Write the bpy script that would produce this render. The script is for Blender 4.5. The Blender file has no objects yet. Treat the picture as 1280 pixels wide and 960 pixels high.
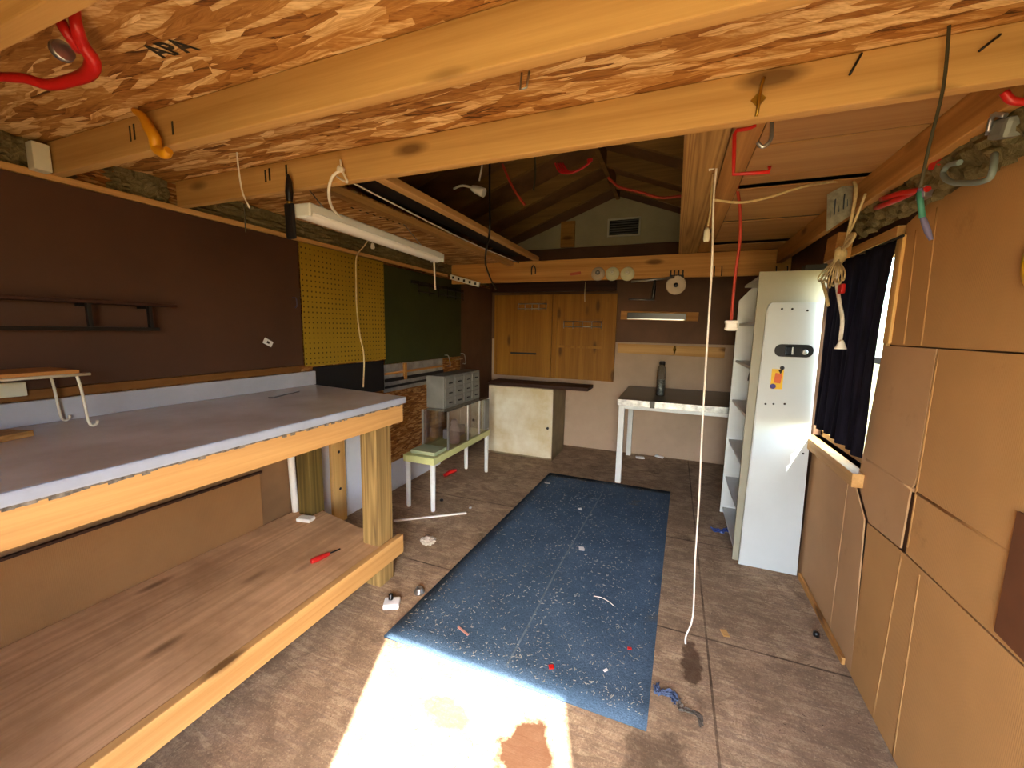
import bpy, bmesh, math, random
from mathutils import Vector, Matrix
random.seed(7)
SC = bpy.context.scene
COL = SC.collection
# ------------------------------------------------------------------ camera model (1280x960)
H = 1.5
YAW, PIT, ROL, FOC = -0.378392, -0.134041, 0.0174143, 504.4156
cy, sy, cp, sp, cr, sr = math.cos(YAW), math.sin(YAW), math.cos(PIT), math.sin(PIT), math.cos(ROL), math.sin(ROL)
FW = Vector((sy*cp, cy*cp, sp)); _r0 = Vector((cy, -sy, 0)); _u0 = _r0.cross(FW)
RT = _r0*cr + _u0*sr; UP = _u0*cr - _r0*sr
CAM = Vector((0, 0, H))
def P(px, py, ax, v):
    """the point of the plane axis=v seen at that pixel of the photograph"""
    d = RT*((px-640)/FOC) - UP*((py-480)/FOC) + FW
    return CAM + d*((v-CAM[ax])/d[ax])
# ------------------------------------------------------------------ materials
def srgb(h):
    h = h.lstrip('#'); c = [int(h[i:i+2], 16)/255 for i in (0, 2, 4)]
    return tuple(x/12.92 if x <= .04045 else ((x+.055)/1.055)**2.4 for x in c)+(1,)
class NT:
    def __init__(s, name):
        m = bpy.data.materials.new(name); m.use_nodes = True; s.m = m; s.t = m.node_tree
        s.b = s.t.nodes['Principled BSDF']; s.out = s.t.nodes['Material Output']
    def n(s, ty, ins=None, **kw):
        nd = s.t.nodes.new(ty)
        for k, v in kw.items(): setattr(nd, k, v)
        for k, v in (ins or {}).items(): s.set(nd, k, v)
        return nd
    def set(s, nd, k, v):
        i = nd.inputs[k]
        if isinstance(v, bpy.types.NodeSocket): s.t.links.new(v, i)
        elif isinstance(v, bpy.types.Node): s.t.links.new(v.outputs[0], i)
        else: i.default_value = v
    def co(s, scale=(1, 1, 1), rot=(0, 0, 0), rnd=True, loc=(0, 0, 0)):
        tc = s.n('ShaderNodeTexCoord'); v = tc.outputs['Object']
        if rnd:
            oi = s.n('ShaderNodeObjectInfo')
            mu = s.n('ShaderNodeMath', {0: oi.outputs['Random'], 1: 37.0}, operation='MULTIPLY')
            v = s.n('ShaderNodeVectorMath', {0: v, 1: mu.outputs[0]}, operation='ADD').outputs[0]
        return s.n('ShaderNodeMapping', {'Vector': v, 'Scale': scale, 'Rotation': rot, 'Location': loc}).outputs[0]
    def noise(s, co, scale, detail=4, rough=.55, dist=0):
        return s.n('ShaderNodeTexNoise', {'Vector': co, 'Scale': scale, 'Detail': detail, 'Roughness': rough, 'Distortion': dist}).outputs[0]
    def ramp(s, fac, stops, interp='LINEAR'):
        r = s.n('ShaderNodeValToRGB', {0: fac}); e = r.color_ramp; e.interpolation = interp
        while len(e.elements) < len(stops): e.elements.new(.5)
        for el, (p, c) in zip(e.elements, stops):
            el.position = p; el.color = srgb(c) if isinstance(c, str) else (c, c, c, 1)
        return r.outputs[0]
    def mix(s, f, a, b, mode='MIX'):
        m = s.n('ShaderNodeMix', data_type='RGBA', blend_type=mode)
        for i, v in ((0, f), (6, a), (7, b)):
            if isinstance(v, str): v = srgb(v)
            if isinstance(v, bpy.types.NodeSocket): s.t.links.new(v, m.inputs[i])
            else: m.inputs[i].default_value = v
        return m.outputs[2]
    def math(s, op, a, b=0.0, c=0.0):
        return s.n('ShaderNodeMath', {0: a, 1: b, 2: c}, operation=op).outputs[0]
    def bump(s, h, strength=.3, dist=.004):
        b = s.n('ShaderNodeBump', {'Height': h, 'Strength': strength, 'Distance': dist})
        s.t.links.new(b.outputs[0], s.b.inputs['Normal'])
    def fin(s, col, rough=.6, metal=0, spec=.4):
        s.set(s.b, 'Base Color', srgb(col) if isinstance(col, str) else col)
        s.set(s.b, 'Roughness', rough); s.set(s.b, 'Metallic', metal); s.set(s.b, 'Specular IOR Level', spec)
        return s.m
def wood(name, light, dark, axis=0, ring=4, knots=True, rough=.62, weather=None):
    w = NT(name)
    sc = [7.0, 7.0, 7.0]; sc[axis] = .16
    co = w.co(tuple(sc))
    n1 = w.noise(co, 1.0, 2, .45)
    bands = w.math('FRACT', w.math('MULTIPLY', n1, ring))
    bands = w.math('ABSOLUTE', w.math('SUBTRACT', bands, .5))
    sc2 = [90.0, 90.0, 90.0]; sc2[axis] = 2.5
    fine = w.noise(w.co(tuple(sc2)), 1.0, 3, .6)
    f = w.math('ADD', w.math('MULTIPLY', bands, .8), w.math('MULTIPLY', fine, .7))
    col = w.ramp(f, [(.1, dark), (.85, light)])
    if knots:
        k = [4.0, 4.0, 4.0]; k[axis] = 1.3
        v = w.n('ShaderNodeTexVoronoi', {'Vector': w.co(tuple(k)), 'Scale': 1.5})
        km = w.ramp(v.outputs['Distance'], [(.09, 1.0), (.19, 0.0)])
        col = w.mix(w.math('MULTIPLY', km, .75), col, '#4a2a10')
    if weather:
        big = w.ramp(w.noise(w.co((1, 1, 1)), 3.2, 5, .65), [(.42, 0.0), (.7, 1.0)])
        col = w.mix(w.math('MULTIPLY', big, .6), col, weather)
    w.bump(fine, .18, .002)
    return w.fin(col, rough, 0, .25)
def osb(name, tint=None, rot=0, big=1.0, wall=False):
    """strand board: layers of long flakes lying at random angles, each with its own fibres"""
    w = NT(name)
    base = w.co((1, 1, 1), rnd=False)
    if wall:
        sx = w.n('ShaderNodeSeparateXYZ', {0: base}); base = w.n('ShaderNodeCombineXYZ', {0: sx.outputs[1], 1: sx.outputs[2], 2: sx.outputs[0]}).outputs[0]
    wob = w.n('ShaderNodeTexNoise', {'Vector': base, 'Scale': 14.0, 'Detail': 1.0})
    base = w.n('ShaderNodeVectorMath', {0: base, 1: w.n('ShaderNodeVectorMath', {0: wob.outputs['Color'], 1: (.012, .012, .0)}, operation='MULTIPLY').outputs[0]}, operation='ADD').outputs[0]
    g = fb = ed = None
    for i, (ang, a, b) in enumerate(((.3, 10, 62), (1.05, 11, 70), (-.35, 9, 54), (2.5, 13, 84), (.75, 10, 66), (-1.0, 14, 90), (1.9, 16, 100))):
        mp = w.n('ShaderNodeMapping', {'Vector': base, 'Rotation': (0, 0, ang+rot), 'Scale': (a/big, b/big, 1), 'Location': (i*3.3, i*7.1, i)}).outputs[0]
        v = w.n('ShaderNodeTexVoronoi', {'Vector': mp, 'Scale': 1.0, 'Randomness': .95}, voronoi_dimensions='2D')
        sep = w.n('ShaderNodeSeparateColor', {0: v.outputs['Color']}).outputs
        fib = w.noise(w.n('ShaderNodeMapping', {'Vector': mp, 'Scale': (.35, 2.2, 1)}).outputs[0], 2.4, 3, .8)
        e = w.ramp(v.outputs['Distance'], [(.5, 0.0), (.85, 1.0)])
        if g is None: g, fb, ed = sep[0], fib, e
        else:
            sel = w.math('GREATER_THAN', sep[1], .62)
            g = w.n('ShaderNodeMix', {0: sel, 2: g, 3: sep[2]}).outputs[0]
            fb = w.n('ShaderNodeMix', {0: sel, 2: fb, 3: fib}).outputs[0]
            ed = w.n('ShaderNodeMix', {0: sel, 2: ed, 3: e}).outputs[0]
    f = w.math('ADD', w.math('MULTIPLY', g, .5), w.math('MULTIPLY', fb, .75))
    f = w.math('SUBTRACT', f, w.math('MULTIPLY', ed, .14))
    col = w.ramp(f, [(.24, '#472810'), (.4, '#8f5c2a'), (.64, '#b17f42'), (.92, '#ecca92')])
    return w, col, f
def osb_mat(name, rot=0, tint=None, amt=.5, big=1.0, wall=False):
    w, col, f = osb(name, rot=rot, big=big, wall=wall)
    if tint: col = w.mix(amt, col, tint, 'MULTIPLY')
    w.bump(f, .35, .003)
    return w.fin(col, .6, 0, .25)
def plain(name, col, rough=.6, metal=0, spec=.4, var=.12, scale=6, bump=0, dark=None):
    w = NT(name); c = srgb(col)
    n = w.noise(w.co(), scale, 5, .6)
    d = srgb(dark) if dark else tuple(x*(1-var*2.2) for x in c[:3])+(1,)
    out = w.mix(w.ramp(n, [(.35, 0.0), (.68, 1.0)]), d, c)
    if bump: w.bump(w.noise(w.co(), scale*25, 3, .6), bump, .002)
    return w.fin(out, rough, metal, spec)
def cardboard(name, col, axis='Z', dirt='#6e4a28'):
    w = NT(name)
    n = w.noise(w.co(), 2.4, 5, .6)
    c = w.mix(w.ramp(n, [(.3, 0.0), (.75, 1.0)]), tuple(x*.82 for x in srgb(col)[:3])+(1,), srgb(col))
    st = w.ramp(w.noise(w.co(), 5.5, 6, .7), [(.62, 0.0), (.8, 1.0)])
    c = w.mix(w.math('MULTIPLY', st, .35), c, dirt)
    wv = w.n('ShaderNodeTexWave', {'Vector': w.co(rnd=False), 'Scale': 55.0, 'Distortion': .4}, bands_direction='Y')
    c = w.mix(w.math('MULTIPLY', wv.outputs['Fac'], .03), c, '#3a2410')
    w.bump(w.math('ADD', w.math('MULTIPLY', wv.outputs['Fac'], .2), w.noise(w.co(), 4, 3, .5)), .35, .006)
    return w.fin(c, .75, 0, .2)
M = {}
M['pine'] = wood('pine_lumber', '#ca9f62', '#a4763c', 0)
M['pine_y'] = wood('pine_board', '#d0a266', '#a97a42', 1)
M['pine_v'] = wood('pine_upright', '#d6a866', '#a97a3f', 2)
M['aged'] = wood('aged_lumber', '#c9924f', '#8f5c2a', 0)
M['aged_y'] = wood('aged_board', '#c08a4c', '#8a5a2b', 1)
M['ledger'] = wood('ledger_wood', '#7d5226', '#573414', 1)
M['treated'] = wood('treated_board', '#b98f54', '#6f4a22', 1, ring=16, knots=False)
M['treated_v'] = wood('treated_post', '#a08350', '#493820', 2, ring=16, knots=False)
M['rough_v'] = wood('dark_post', '#75602f', '#3a2c14', 2, ring=14, knots=False)
M['slat'] = wood('ceiling_slat', '#b28754', '#98693c', 0, ring=3, knots=False)
M['attic'] = wood('attic_wood', '#94703f', '#634826', 0, ring=3, knots=False)
M['attic_deck'] = plain('attic_deck', '#825e3a', .8, scale=4, var=.2)
M['door_pine'] = wood('door_pine', '#9c6b22', '#764a13', 2, ring=3)
M['ply'] = wood('shelf_plywood', '#deb184', '#b78c5c', 1, ring=7, weather='#96714a')
M['osb'] = osb_mat('loft_strand_board', big=2.1)
M['osb_side'] = osb_mat('strand_board_aged', rot=.6, tint='#d2b18e', amt=.7, wall=True)
M['brown'] = plain('brown_hardboard', '#4f3120', .62, scale=2.2, var=.12)
M['brown_low'] = plain('low_brown_board', '#8b6744', .7, scale=2.5, var=.15)
M['backbrown'] = plain('back_brown_board', '#6c4a33', .7, scale=2, var=.18)
M['backtan'] = cardboard('back_tan_card', '#b99f86')
M['card'] = cardboard('wall_cardboard', '#c08f59')
M['card2'] = cardboard('wall_cardboard_pale', '#c2966a')
M['card_low'] = cardboard('low_cardboard_sheet', '#9a7046')
M['black'] = plain('black_board', '#141214', .55, var=.1)
M['green'] = plain('green_board', '#333a1a', .6, scale=3, var=.14)
M['laminate'] = plain('bench_laminate', '#cfcbc6', .28, scale=3.4, var=.14, dark='#b0a699')
M['splash'] = plain('splash_laminate', '#adaeb4', .4, scale=3, var=.08)
M['nosing'] = plain('nosing_laminate', '#a2abbc', .35, scale=8, var=.08)
M['white'] = plain('white_paint', '#dfe2de', .45, scale=3, var=.06)
M['locker'] = plain('locker_paint', '#bfc3c1', .35, scale=2, var=.05)
M['cream'] = plain('cream_paint', '#d8d3bb', .5, scale=4, var=.07)
M['unit'] = plain('unit_beige', '#98917c', .5, scale=3, var=.06)
M['whitecab'] = plain('stained_white_door', '#dcd7c4', .5, scale=3, var=.08, dark='#c0ae86')
M['cabside'] = plain('cabinet_side', '#8f7d5c', .6, scale=4, var=.15)
M['insul_white'] = plain('white_foam_board', '#d3d3d8', .5, scale=2, var=.06)
M['gable'] = plain('gable_board', '#b3a684', .6, scale=3, var=.08)
M['metal'] = plain('grey_metal', '#8d8f8c', .35, .8, var=.1)
M['foil'] = plain('foil_board', '#b9b7b2', .35, .5, scale=8, var=.2)
M['steel'] = plain('steel', '#b8b8b6', .3, .9, var=.08)
M['dark_metal'] = plain('dark_metal', '#26221f', .45, .5, var=.1)
M['greybox'] = plain('grey_enamel', '#83837c', .5, .2, scale=7, var=.12)
M['red'] = plain('red_rubber', '#c3201c', .35, var=.1)
M['redcord'] = plain('red_cord', '#b33a24', .55, var=.1)
M['orange'] = plain('orange_rubber', '#e09a1c', .4, var=.08)
M['yellow'] = plain('yellow_plastic', '#e8b414', .4, var=.06)
M['cord'] = plain('white_cord', '#e9dfcf', .6, scale=40, var=.08)
M['rope'] = plain('cream_rope', '#d9c08c', .7, scale=60, var=.12)
M['darkcord'] = plain('dark_cord', '#3b3420', .6, scale=30, var=.1)
M['grey_rub'] = plain('grey_rubber', '#7e8a86', .5, var=.1)
M['plastic'] = plain('white_plastic', '#e8e2d6', .35, var=.04)
M['black_pl'] = plain('black_plastic', '#101012', .3, var=.05)
M['blue'] = plain('blue_plastic', '#3a4f94', .4, var=.2, scale=30)
M['greentape'] = plain('green_tape', '#2f6b58', .5, var=.1)
M['violet'] = plain('grey_violet_cloth', '#5c5570', .7, var=.1)
M['tabletop'] = plain('dark_tabletop', '#2a2624', .3, scale=3, var=.2)
M['tape'] = plain('silver_tape', '#b9bdbd', .3, .6, scale=18, var=.25)
M['limetop'] = plain('lime_tabletop', '#cdcf8e', .5, scale=4, var=.1)
M['brass'] = plain('brass', '#a9822e', .35, .8, var=.1)
M['ink'] = plain('dark_ink', '#2b1d10', .8, var=.1)
M['stampink'] = plain('mill_stamp_ink', '#3c2f1c', .8, var=.3, scale=60)
M['paper'] = plain('paper', '#e8e6e2', .7, var=.06)
M['sticker'] = plain('yellow_sticker', '#e6b41c', .5, var=.06)
M['bandsaw'] = plain('pale_disc', '#b9a58c', .5, .1, var=.1)
M['spool'] = plain('pale_spool', '#cfc9a2', .5, var=.06)
M['darkwood'] = wood('dark_stained_board', '#3f2216', '#22110a', 0, knots=False)
def insulation():
    w = NT('glass_wool'); n = w.noise(w.co(), 22, 6, .75, 1.5)
    big = w.noise(w.co(), 5, 3, .5)
    c = w.ramp(w.math('ADD', w.math('MULTIPLY', n, .7), w.math('MULTIPLY', big, .4)), [(.25, '#4d4028'), (.55, '#7f7250'), (.85, '#a89a72')])
    w.bump(n, .9, .02); return w.fin(c, .95, 0, .1)
M['insul'] = insulation()
def pegboard():
    w = NT('yellow_pegboard'); tc = w.co((28.5, 28.5, 28.5), rnd=False)
    s = w.n('ShaderNodeSeparateXYZ', {0: tc})
    d = []
    for i in (1, 2):
        a = w.math('SUBTRACT', w.math('FRACT', s.outputs[i]), .5); d.append(w.math('MULTIPLY', a, a))
    r = w.math('SQRT', w.math('ADD', d[0], d[1]))
    hole = w.ramp(r, [(.13, 1.0), (.2, 0.0)])
    base = w.mix(w.noise(w.co(), 3, 4, .6), '#876a1a', '#a88626')
    return w.fin(w.mix(hole, base, '#4a3208'), .5, 0, .3)
M['peg'] = pegboard()
def carpet():
    w = NT('navy_carpet'); n = w.noise(w.co(rnd=False), 160, 3, .7)
    big = w.noise(w.co(rnd=False), 2.6, 5, .65)
    c = w.ramp(w.math('ADD', w.math('MULTIPLY', n, .6), w.math('MULTIPLY', big, .4)), [(.3, '#2e3f50'), (.55, '#4b6074'), (.8, '#788898')])
    st = w.ramp(w.noise(w.co(rnd=False, loc=(3, 1, 0)), 3.5, 4, .6), [(.66, 0.0), (.76, 1.0)])
    c = w.mix(w.math('MULTIPLY', st, .45), c, '#6b6248')
    w.bump(n, .6, .006); return w.fin(c, .95, 0, .1)
M['carpet'] = carpet()
def floor_mat():
    w, col, f = osb('floor_strand_board', rot=.9, big=1.3)
    co = w.co(rnd=False)
    col = w.mix(.55, col, '#cbb69e')
    d4 = w.ramp(w.noise(w.co(rnd=False, loc=(9, 3, 0)), 8.0, 7, .75, .6), [(.44, 0.0), (.6, 1.0)])
    col = w.mix(w.math('MULTIPLY', d4, .6), col, '#6f5a46')
    g1 = w.noise(w.co((1, 1, 1), rnd=False), 120, 4, .8)
    col = w.mix(w.ramp(g1, [(.35, .6), (.62, 0.0)]), col, '#64513f')
    d = w.ramp(w.noise(co, 2.3, 7, .68), [(.40, 0.0), (.58, 1.0)])
    col = w.mix(w.math('MULTIPLY', d, .5), col, '#7e6750')
    d2 = w.ramp(w.noise(w.co(rnd=False, loc=(5, 2, 0)), 3.0, 6, .7), [(.6, 0.0), (.72, 1.0)])
    col = w.mix(w.math('MULTIPLY', d2, .7), col, '#3e2e20')
    d3 = w.ramp(w.noise(co, 70, 5, .8), [(.56, 0.0), (.66, 1.0)])
    col = w.mix(w.math('MULTIPLY', d3, .5), col, '#d9c09a')
    s = w.n('ShaderNodeSeparateXYZ', {0: co})
    seam = None
    for ax, vals in ((0, (.245,)), (1, (3.05, 2.05))):
        for v in vals:
            a = w.math('LESS_THAN', w.math('ABSOLUTE', w.math('SUBTRACT', s.outputs[ax], v)), .005)
            seam = a if seam is None else w.math('MAXIMUM', seam, a)
    sn = w.ramp(w.noise(w.co(rnd=False, loc=(1, 4, 0)), 3.0, 3, .6), [(.35, .25), (.6, .8)])
    col = w.mix(w.math('MULTIPLY', seam, sn), col, '#33261a')
    # irregular darker patches by the mat's near end
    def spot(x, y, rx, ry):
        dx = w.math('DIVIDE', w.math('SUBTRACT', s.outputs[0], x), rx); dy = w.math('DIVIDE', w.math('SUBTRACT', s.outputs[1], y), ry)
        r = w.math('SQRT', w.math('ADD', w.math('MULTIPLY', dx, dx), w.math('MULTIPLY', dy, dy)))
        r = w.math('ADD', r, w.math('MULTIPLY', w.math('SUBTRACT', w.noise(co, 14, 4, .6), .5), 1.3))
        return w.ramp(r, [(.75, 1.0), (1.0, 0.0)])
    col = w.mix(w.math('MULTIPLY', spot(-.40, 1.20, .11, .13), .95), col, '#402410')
    col = w.mix(w.math('MULTIPLY', spot(-.74, 1.22, .12, .06), .7), col, '#7a4c3c')
    col = w.mix(w.math('MULTIPLY', spot(.17, 1.86, .05, .14), .75), col, '#3a2414')
    col = w.mix(w.math('MULTIPLY', spot(.05, 1.30, .14, .18), .5), col, '#3e3024')
    w.bump(f, .3, .003)
    return w.fin(col, .8, 0, .2)
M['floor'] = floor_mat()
def glass(name, tint=(.9, .95, .93), amt=.14):
    w = NT(name); w.t.nodes.remove(w.b)
    tr = w.n('ShaderNodeBsdfTransparent', {'Color': tint+(1,)}); gl = w.n('ShaderNodeBsdfGlossy', {'Roughness': .05})
    lw = w.n('ShaderNodeLayerWeight', {'Blend': amt})
    mx = w.n('ShaderNodeMixShader', {0: lw.outputs['Facing'], 1: tr, 2: gl})
    w.t.links.new(mx.outputs[0], w.out.inputs[0]); return w.m
M['glass'] = glass('window_glass')
M['acrylic'] = glass('scuffed_acrylic', (.9, .89, .86), .22)
M['bottle'] = glass('clear_bottle', (.8, .84, .84), .4)
def curtain_mat():
    w = NT('navy_curtain_cloth'); n = w.noise(w.co((1, 1, .1)), 60, 3, .6)
    return w.fin(w.ramp(n, [(.3, '#121019'), (.7, '#262230')]), .8, 0, .2)
M['curtain'] = curtain_mat()
def grass():
    w = NT('yard_ground'); n = w.noise(w.co(), 3, 6, .7)
    return w.fin(w.ramp(n, [(.3, '#8f7f56'), (.6, '#a89a6a'), (.8, '#8b9150')]), .9, 0, .1)
M['yard'] = grass()
# ------------------------------------------------------------------ geometry helpers (everything in world coordinates)
ORG = {}
def BM(): return bmesh.new()
def box(bm, x0, x1, y0, y1, z0, z1, bev=0):
    return cbox(bm, ((x0+x1)/2, (y0+y1)/2, (z0+z1)/2), (abs(x1-x0), abs(y1-y0), abs(z1-z0)), None, bev)
def cbox(bm, c, s, rot=None, bev=0):
    t = bmesh.new(); bmesh.ops.create_cube(t, size=1)
    for v in t.verts: v.co = Vector((v.co.x*s[0], v.co.y*s[1], v.co.z*s[2]))
    if bev: bmesh.ops.bevel(t, geom=list(t.edges), offset=min(bev, min(s)*.45), segments=2, affect='EDGES', profile=.6)
    m = Matrix.Translation(c)
    if rot is not None: m = m @ (rot if isinstance(rot, Matrix) else Matrix.Rotation(rot[0], 4, 'X') @ Matrix.Rotation(rot[1], 4, 'Y') @ Matrix.Rotation(rot[2], 4, 'Z')).to_4x4()
    bmesh.ops.transform(t, matrix=m, verts=t.verts); merge(bm, t)
    return bm
def merge(bm, t):
    me = bpy.data.meshes.new('tmp'); t.to_mesh(me); t.free(); bm.from_mesh(me); bpy.data.meshes.remove(me)
def beam(bm, a, b, w, h, bev=.003, roll=0):
    """a bar from a to b; w across, h upward"""
    a, b = Vector(a), Vector(b); d = (b-a).normalized(); up = Vector((0, 0, 1)) if abs(d.z) < .95 else Vector((0, 1, 0))
    s = d.cross(up).normalized(); u = s.cross(d)
    R = Matrix((s, d, u)).transposed()
    if roll: R = R @ Matrix.Rotation(roll, 3, 'Y')
    return cbox(bm, (a+b)/2, (w, (b-a).length, h), R, bev)
def smooth(pts, n=6):
    pts = [Vector(p) for p in pts]
    if len(pts) < 3: return pts
    q = [2*pts[0]-pts[1]]+pts+[2*pts[-1]-pts[-2]]; out = []
    for i in range(1, len(q)-2):
        p0, p1, p2, p3 = q[i-1:i+3]
        for k in range(n):
            t = k/n
            out.append(.5*((2*p1)+(p2-p0)*t+(2*p0-5*p1+4*p2-p3)*t*t+(3*p1-p0-3*p2+p3)*t**3))
    out.append(pts[-1]); return out
def tube(bm, pts, r, seg=8, sm=6, cap=True):
    pts = smooth(pts, sm) if sm else [Vector(p) for p in pts]
    rr = r if isinstance(r, (list, tuple)) else None
    rings = []; prev = None
    for i, p in enumerate(pts):
        d = (pts[min(i+1, len(pts)-1)]-pts[max(i-1, 0)]).normalized()
        if prev is None:
            a = Vector((0, 0, 1)) if abs(d.z) < .9 else Vector((1, 0, 0)); s = d.cross(a).normalized()
        else: s = (prev-d*prev.dot(d)).normalized()
        prev = s; u = d.cross(s)
        if rr: t = i/(len(pts)-1)*(len(rr)-1); k = min(int(t), len(rr)-2); q = rr[k]+(rr[k+1]-rr[k])*(t-k)
        else: q = r
        rings.append([bm.verts.new(p+(s*math.cos(2*math.pi*j/seg)+u*math.sin(2*math.pi*j/seg))*q) for j in range(seg)])
    for a, b in zip(rings, rings[1:]):
        for j in range(seg):
            f = bm.faces.new((a[j], a[(j+1) % seg], b[(j+1) % seg], b[j])); f.smooth = True
    if cap:
        bm.faces.new(list(reversed(rings[0]))); bm.faces.new(rings[-1])
    return bm
def lathe(bm, c, prof, axis=2, seg=24):
    """profile of (radius, height) turned about an axis through c"""
    c = Vector(c); ex = [Vector((1, 0, 0)), Vector((0, 1, 0)), Vector((0, 0, 1))]
    w = ex[axis]; u = ex[(axis+1) % 3]; v = ex[(axis+2) % 3]; rings = []
    for r, h in prof:
        rings.append([bm.verts.new(c+w*h+(u*math.cos(2*math.pi*j/seg)+v*math.sin(2*math.pi*j/seg))*max(r, 1e-4)) for j in range(seg)])
    for a, b in zip(rings, rings[1:]):
        for j in range(seg):
            f = bm.faces.new((a[j], a[(j+1) % seg], b[(j+1) % seg], b[j])); f.smooth = True
    bm.faces.new(list(reversed(rings[0]))); bm.faces.new(rings[-1]); return bm
def prism(bm, pts, off):
    """a polygon pushed along a vector"""
    off = Vector(off); a = [bm.verts.new(Vector(p)) for p in pts]; b = [bm.verts.new(Vector(p)+off) for p in pts]
    n = len(a)
    bm.faces.new(a); bm.faces.new(list(reversed(b)))
    for i in range(n): bm.faces.new((a[i], b[i], b[(i+1) % n], a[(i+1) % n]))
    bmesh.ops.recalc_face_normals(bm, faces=bm.faces); return bm
def mesh(name, bm, mat, origin):
    bmesh.ops.recalc_face_normals(bm, faces=bm.faces)
    for v in bm.verts: v.co -= origin
    me = bpy.data.meshes.new(name); bm.to_mesh(me); bm.free()
    me.materials.append(M[mat] if isinstance(mat, str) else mat)
    o = bpy.data.objects.new(name, me); COL.objects.link(o); return o
def part(name, bm, mat, par, label=None):
    o = mesh(name, bm, mat, ORG[par.name]); o.parent = par; ORG[o.name] = ORG[par.name]
    if label: o['label'] = label
    return o
def tag(o, label, cat, group=None):
    o['label'] = label; o['category'] = cat
    if group: o['group'] = group
    return o
def thing(name, label, cat, loc, group=None):
    o = bpy.data.objects.new(name, None); COL.objects.link(o); o.location = loc; o.empty_display_size = .05
    ORG[o.name] = Vector(loc); return tag(o, label, cat, group)
def solo(name, bm, mat, label, cat, group=None):
    lo = Vector([min(v.co[i] for v in bm.verts) for i in range(3)]); hi = Vector([max(v.co[i] for v in bm.verts) for i in range(3)])
    g = Vector(((lo.x+hi.x)/2, (lo.y+hi.y)/2, lo.z))
    o = mesh(name, bm, mat, g); o.location = g; ORG[o.name] = g
    return tag(o, label, cat, group)
def struct(name, bm, mat):
    o = mesh(name, bm, mat, Vector((0, 0, 0))); o['kind'] = 'structure'; ORG[o.name] = Vector((0, 0, 0)); return o
def spart(name, bm, mat, par): return part(name, bm, mat, par)
# ------------------------------------------------------------------ key planes
XL, XR, YB, YF = -2.33, .83, 5.08, -.70
ZJ0, ZJ1 = 2.072, 2.19                       # underside and top of the ceiling joists
RIDX, RIDZ, SLOPE = -.72, 3.10, .38
# ------------------------------------------------------------------ shell
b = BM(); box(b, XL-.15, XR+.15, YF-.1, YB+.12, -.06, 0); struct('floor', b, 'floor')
b = BM(); box(b, XL-.14, XL-.04, YF, YB+.1, 0, 2.57); struct('wall_left', b, 'osb_side')
# window opening in the right wall
WY0, WY1, WZ0, WZ1 = 2.20, 2.98, .885, 1.90
b = BM()
for a in ((YF, WY0, 0, 2.58), (WY1, YB+.1, 0, 2.58), (WY0, WY1, 0, WZ0), (WY0, WY1, WZ1, 2.58)):
    box(b, XR+.012, XR+.10, *a)
struct('wall_right', b, 'backbrown')
zr = lambda x: RIDZ-abs(x-RIDX)*SLOPE
b = BM(); prism(b, [(XL-.14, YB+.02, 0), (XR+.1, YB+.02, 0), (XR+.1, YB+.02, zr(XR+.1)+.1), (RIDX, YB+.02, RIDZ+.1), (XL-.14, YB+.02, zr(XL-.14)+.1)], (0, .08, 0)); struct('wall_back', b, 'backbrown')
DX0, DX1, DZ = -.41, .50, 1.962
b = BM()
for a in ((XL-.14, DX0, 0, 2.4), (DX1, XR+.1, 0, 2.4), (DX0, DX1, DZ, 2.4)):
    box(b, a[0], a[1], YF-.08, YF, a[2], a[3])
prism(b, [(XL-.14, YF-.08, 2.4), (XR+.1, YF-.08, 2.4), (XR+.1, YF-.08, zr(XR+.1)+.1), (RIDX, YF-.08, RIDZ+.1), (XL-.14, YF-.08, zr(XL-.14)+.1)], (0, .08, 0))
struct('wall_front', b, 'osb_side')
b = BM()
for sx in (XL-.35, XR+.3):
    prism(b, [(RIDX, YF-.3, RIDZ+.09), (sx, YF-.3, zr(sx)+.09), (sx, YF-.3, zr(sx)+.13), (RIDX, YF-.3, RIDZ+.13)], (0, YB-YF+.6, 0))
struct('ceiling_roof', b, 'attic_deck')
b = BM(); bmesh.ops.create_grid(b, x_segments=4, y_segments=4, size=40)
for v in b.verts: v.co.z = -.18
struct('ground', b, 'yard')
# strand-board loft floor = the ceiling over the near half
b = BM(); box(b, XL-.04, XR+.01, YF, 1.36, ZJ1+.001, ZJ1+.013); ceil = struct('ceiling', b, 'osb')
def text(name, s, c, size, ux, uy, par, mat):
    cu = bpy.data.curves.new('lettering', 'FONT'); cu.body = s; cu.size = 1; cu.extrude = .0; cu.offset = .03
    o = bpy.data.objects.new('lettering', cu); COL.objects.link(o)
    dg = bpy.context.evaluated_depsgraph_get(); me = bpy.data.meshes.new_from_object(o.evaluated_get(dg))
    bpy.data.objects.remove(o); bm = bmesh.new(); bm.from_mesh(me); bpy.data.meshes.remove(me)
    xs = [v.co.x for v in bm.verts]; ys = [v.co.y for v in bm.verts]; cx, cyy = (min(xs)+max(xs))/2, (min(ys)+max(ys))/2; k = size/(max(ys)-min(ys))
    ux, uy, c = Vector(ux).normalized(), Vector(uy).normalized(), Vector(c)
    for v in bm.verts: v.co = c+ux*((v.co.x-cx)*k)+uy*((v.co.y-cyy)*k)
    return part(name, bm, mat, par)
c = P(212, 60, 2, ZJ1); text('mill_stamp', 'APA', (c.x, c.y, ZJ1-.001), .052, (1, .12, 0), (-.25, -1, 0), ceil, 'stampink')
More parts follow.
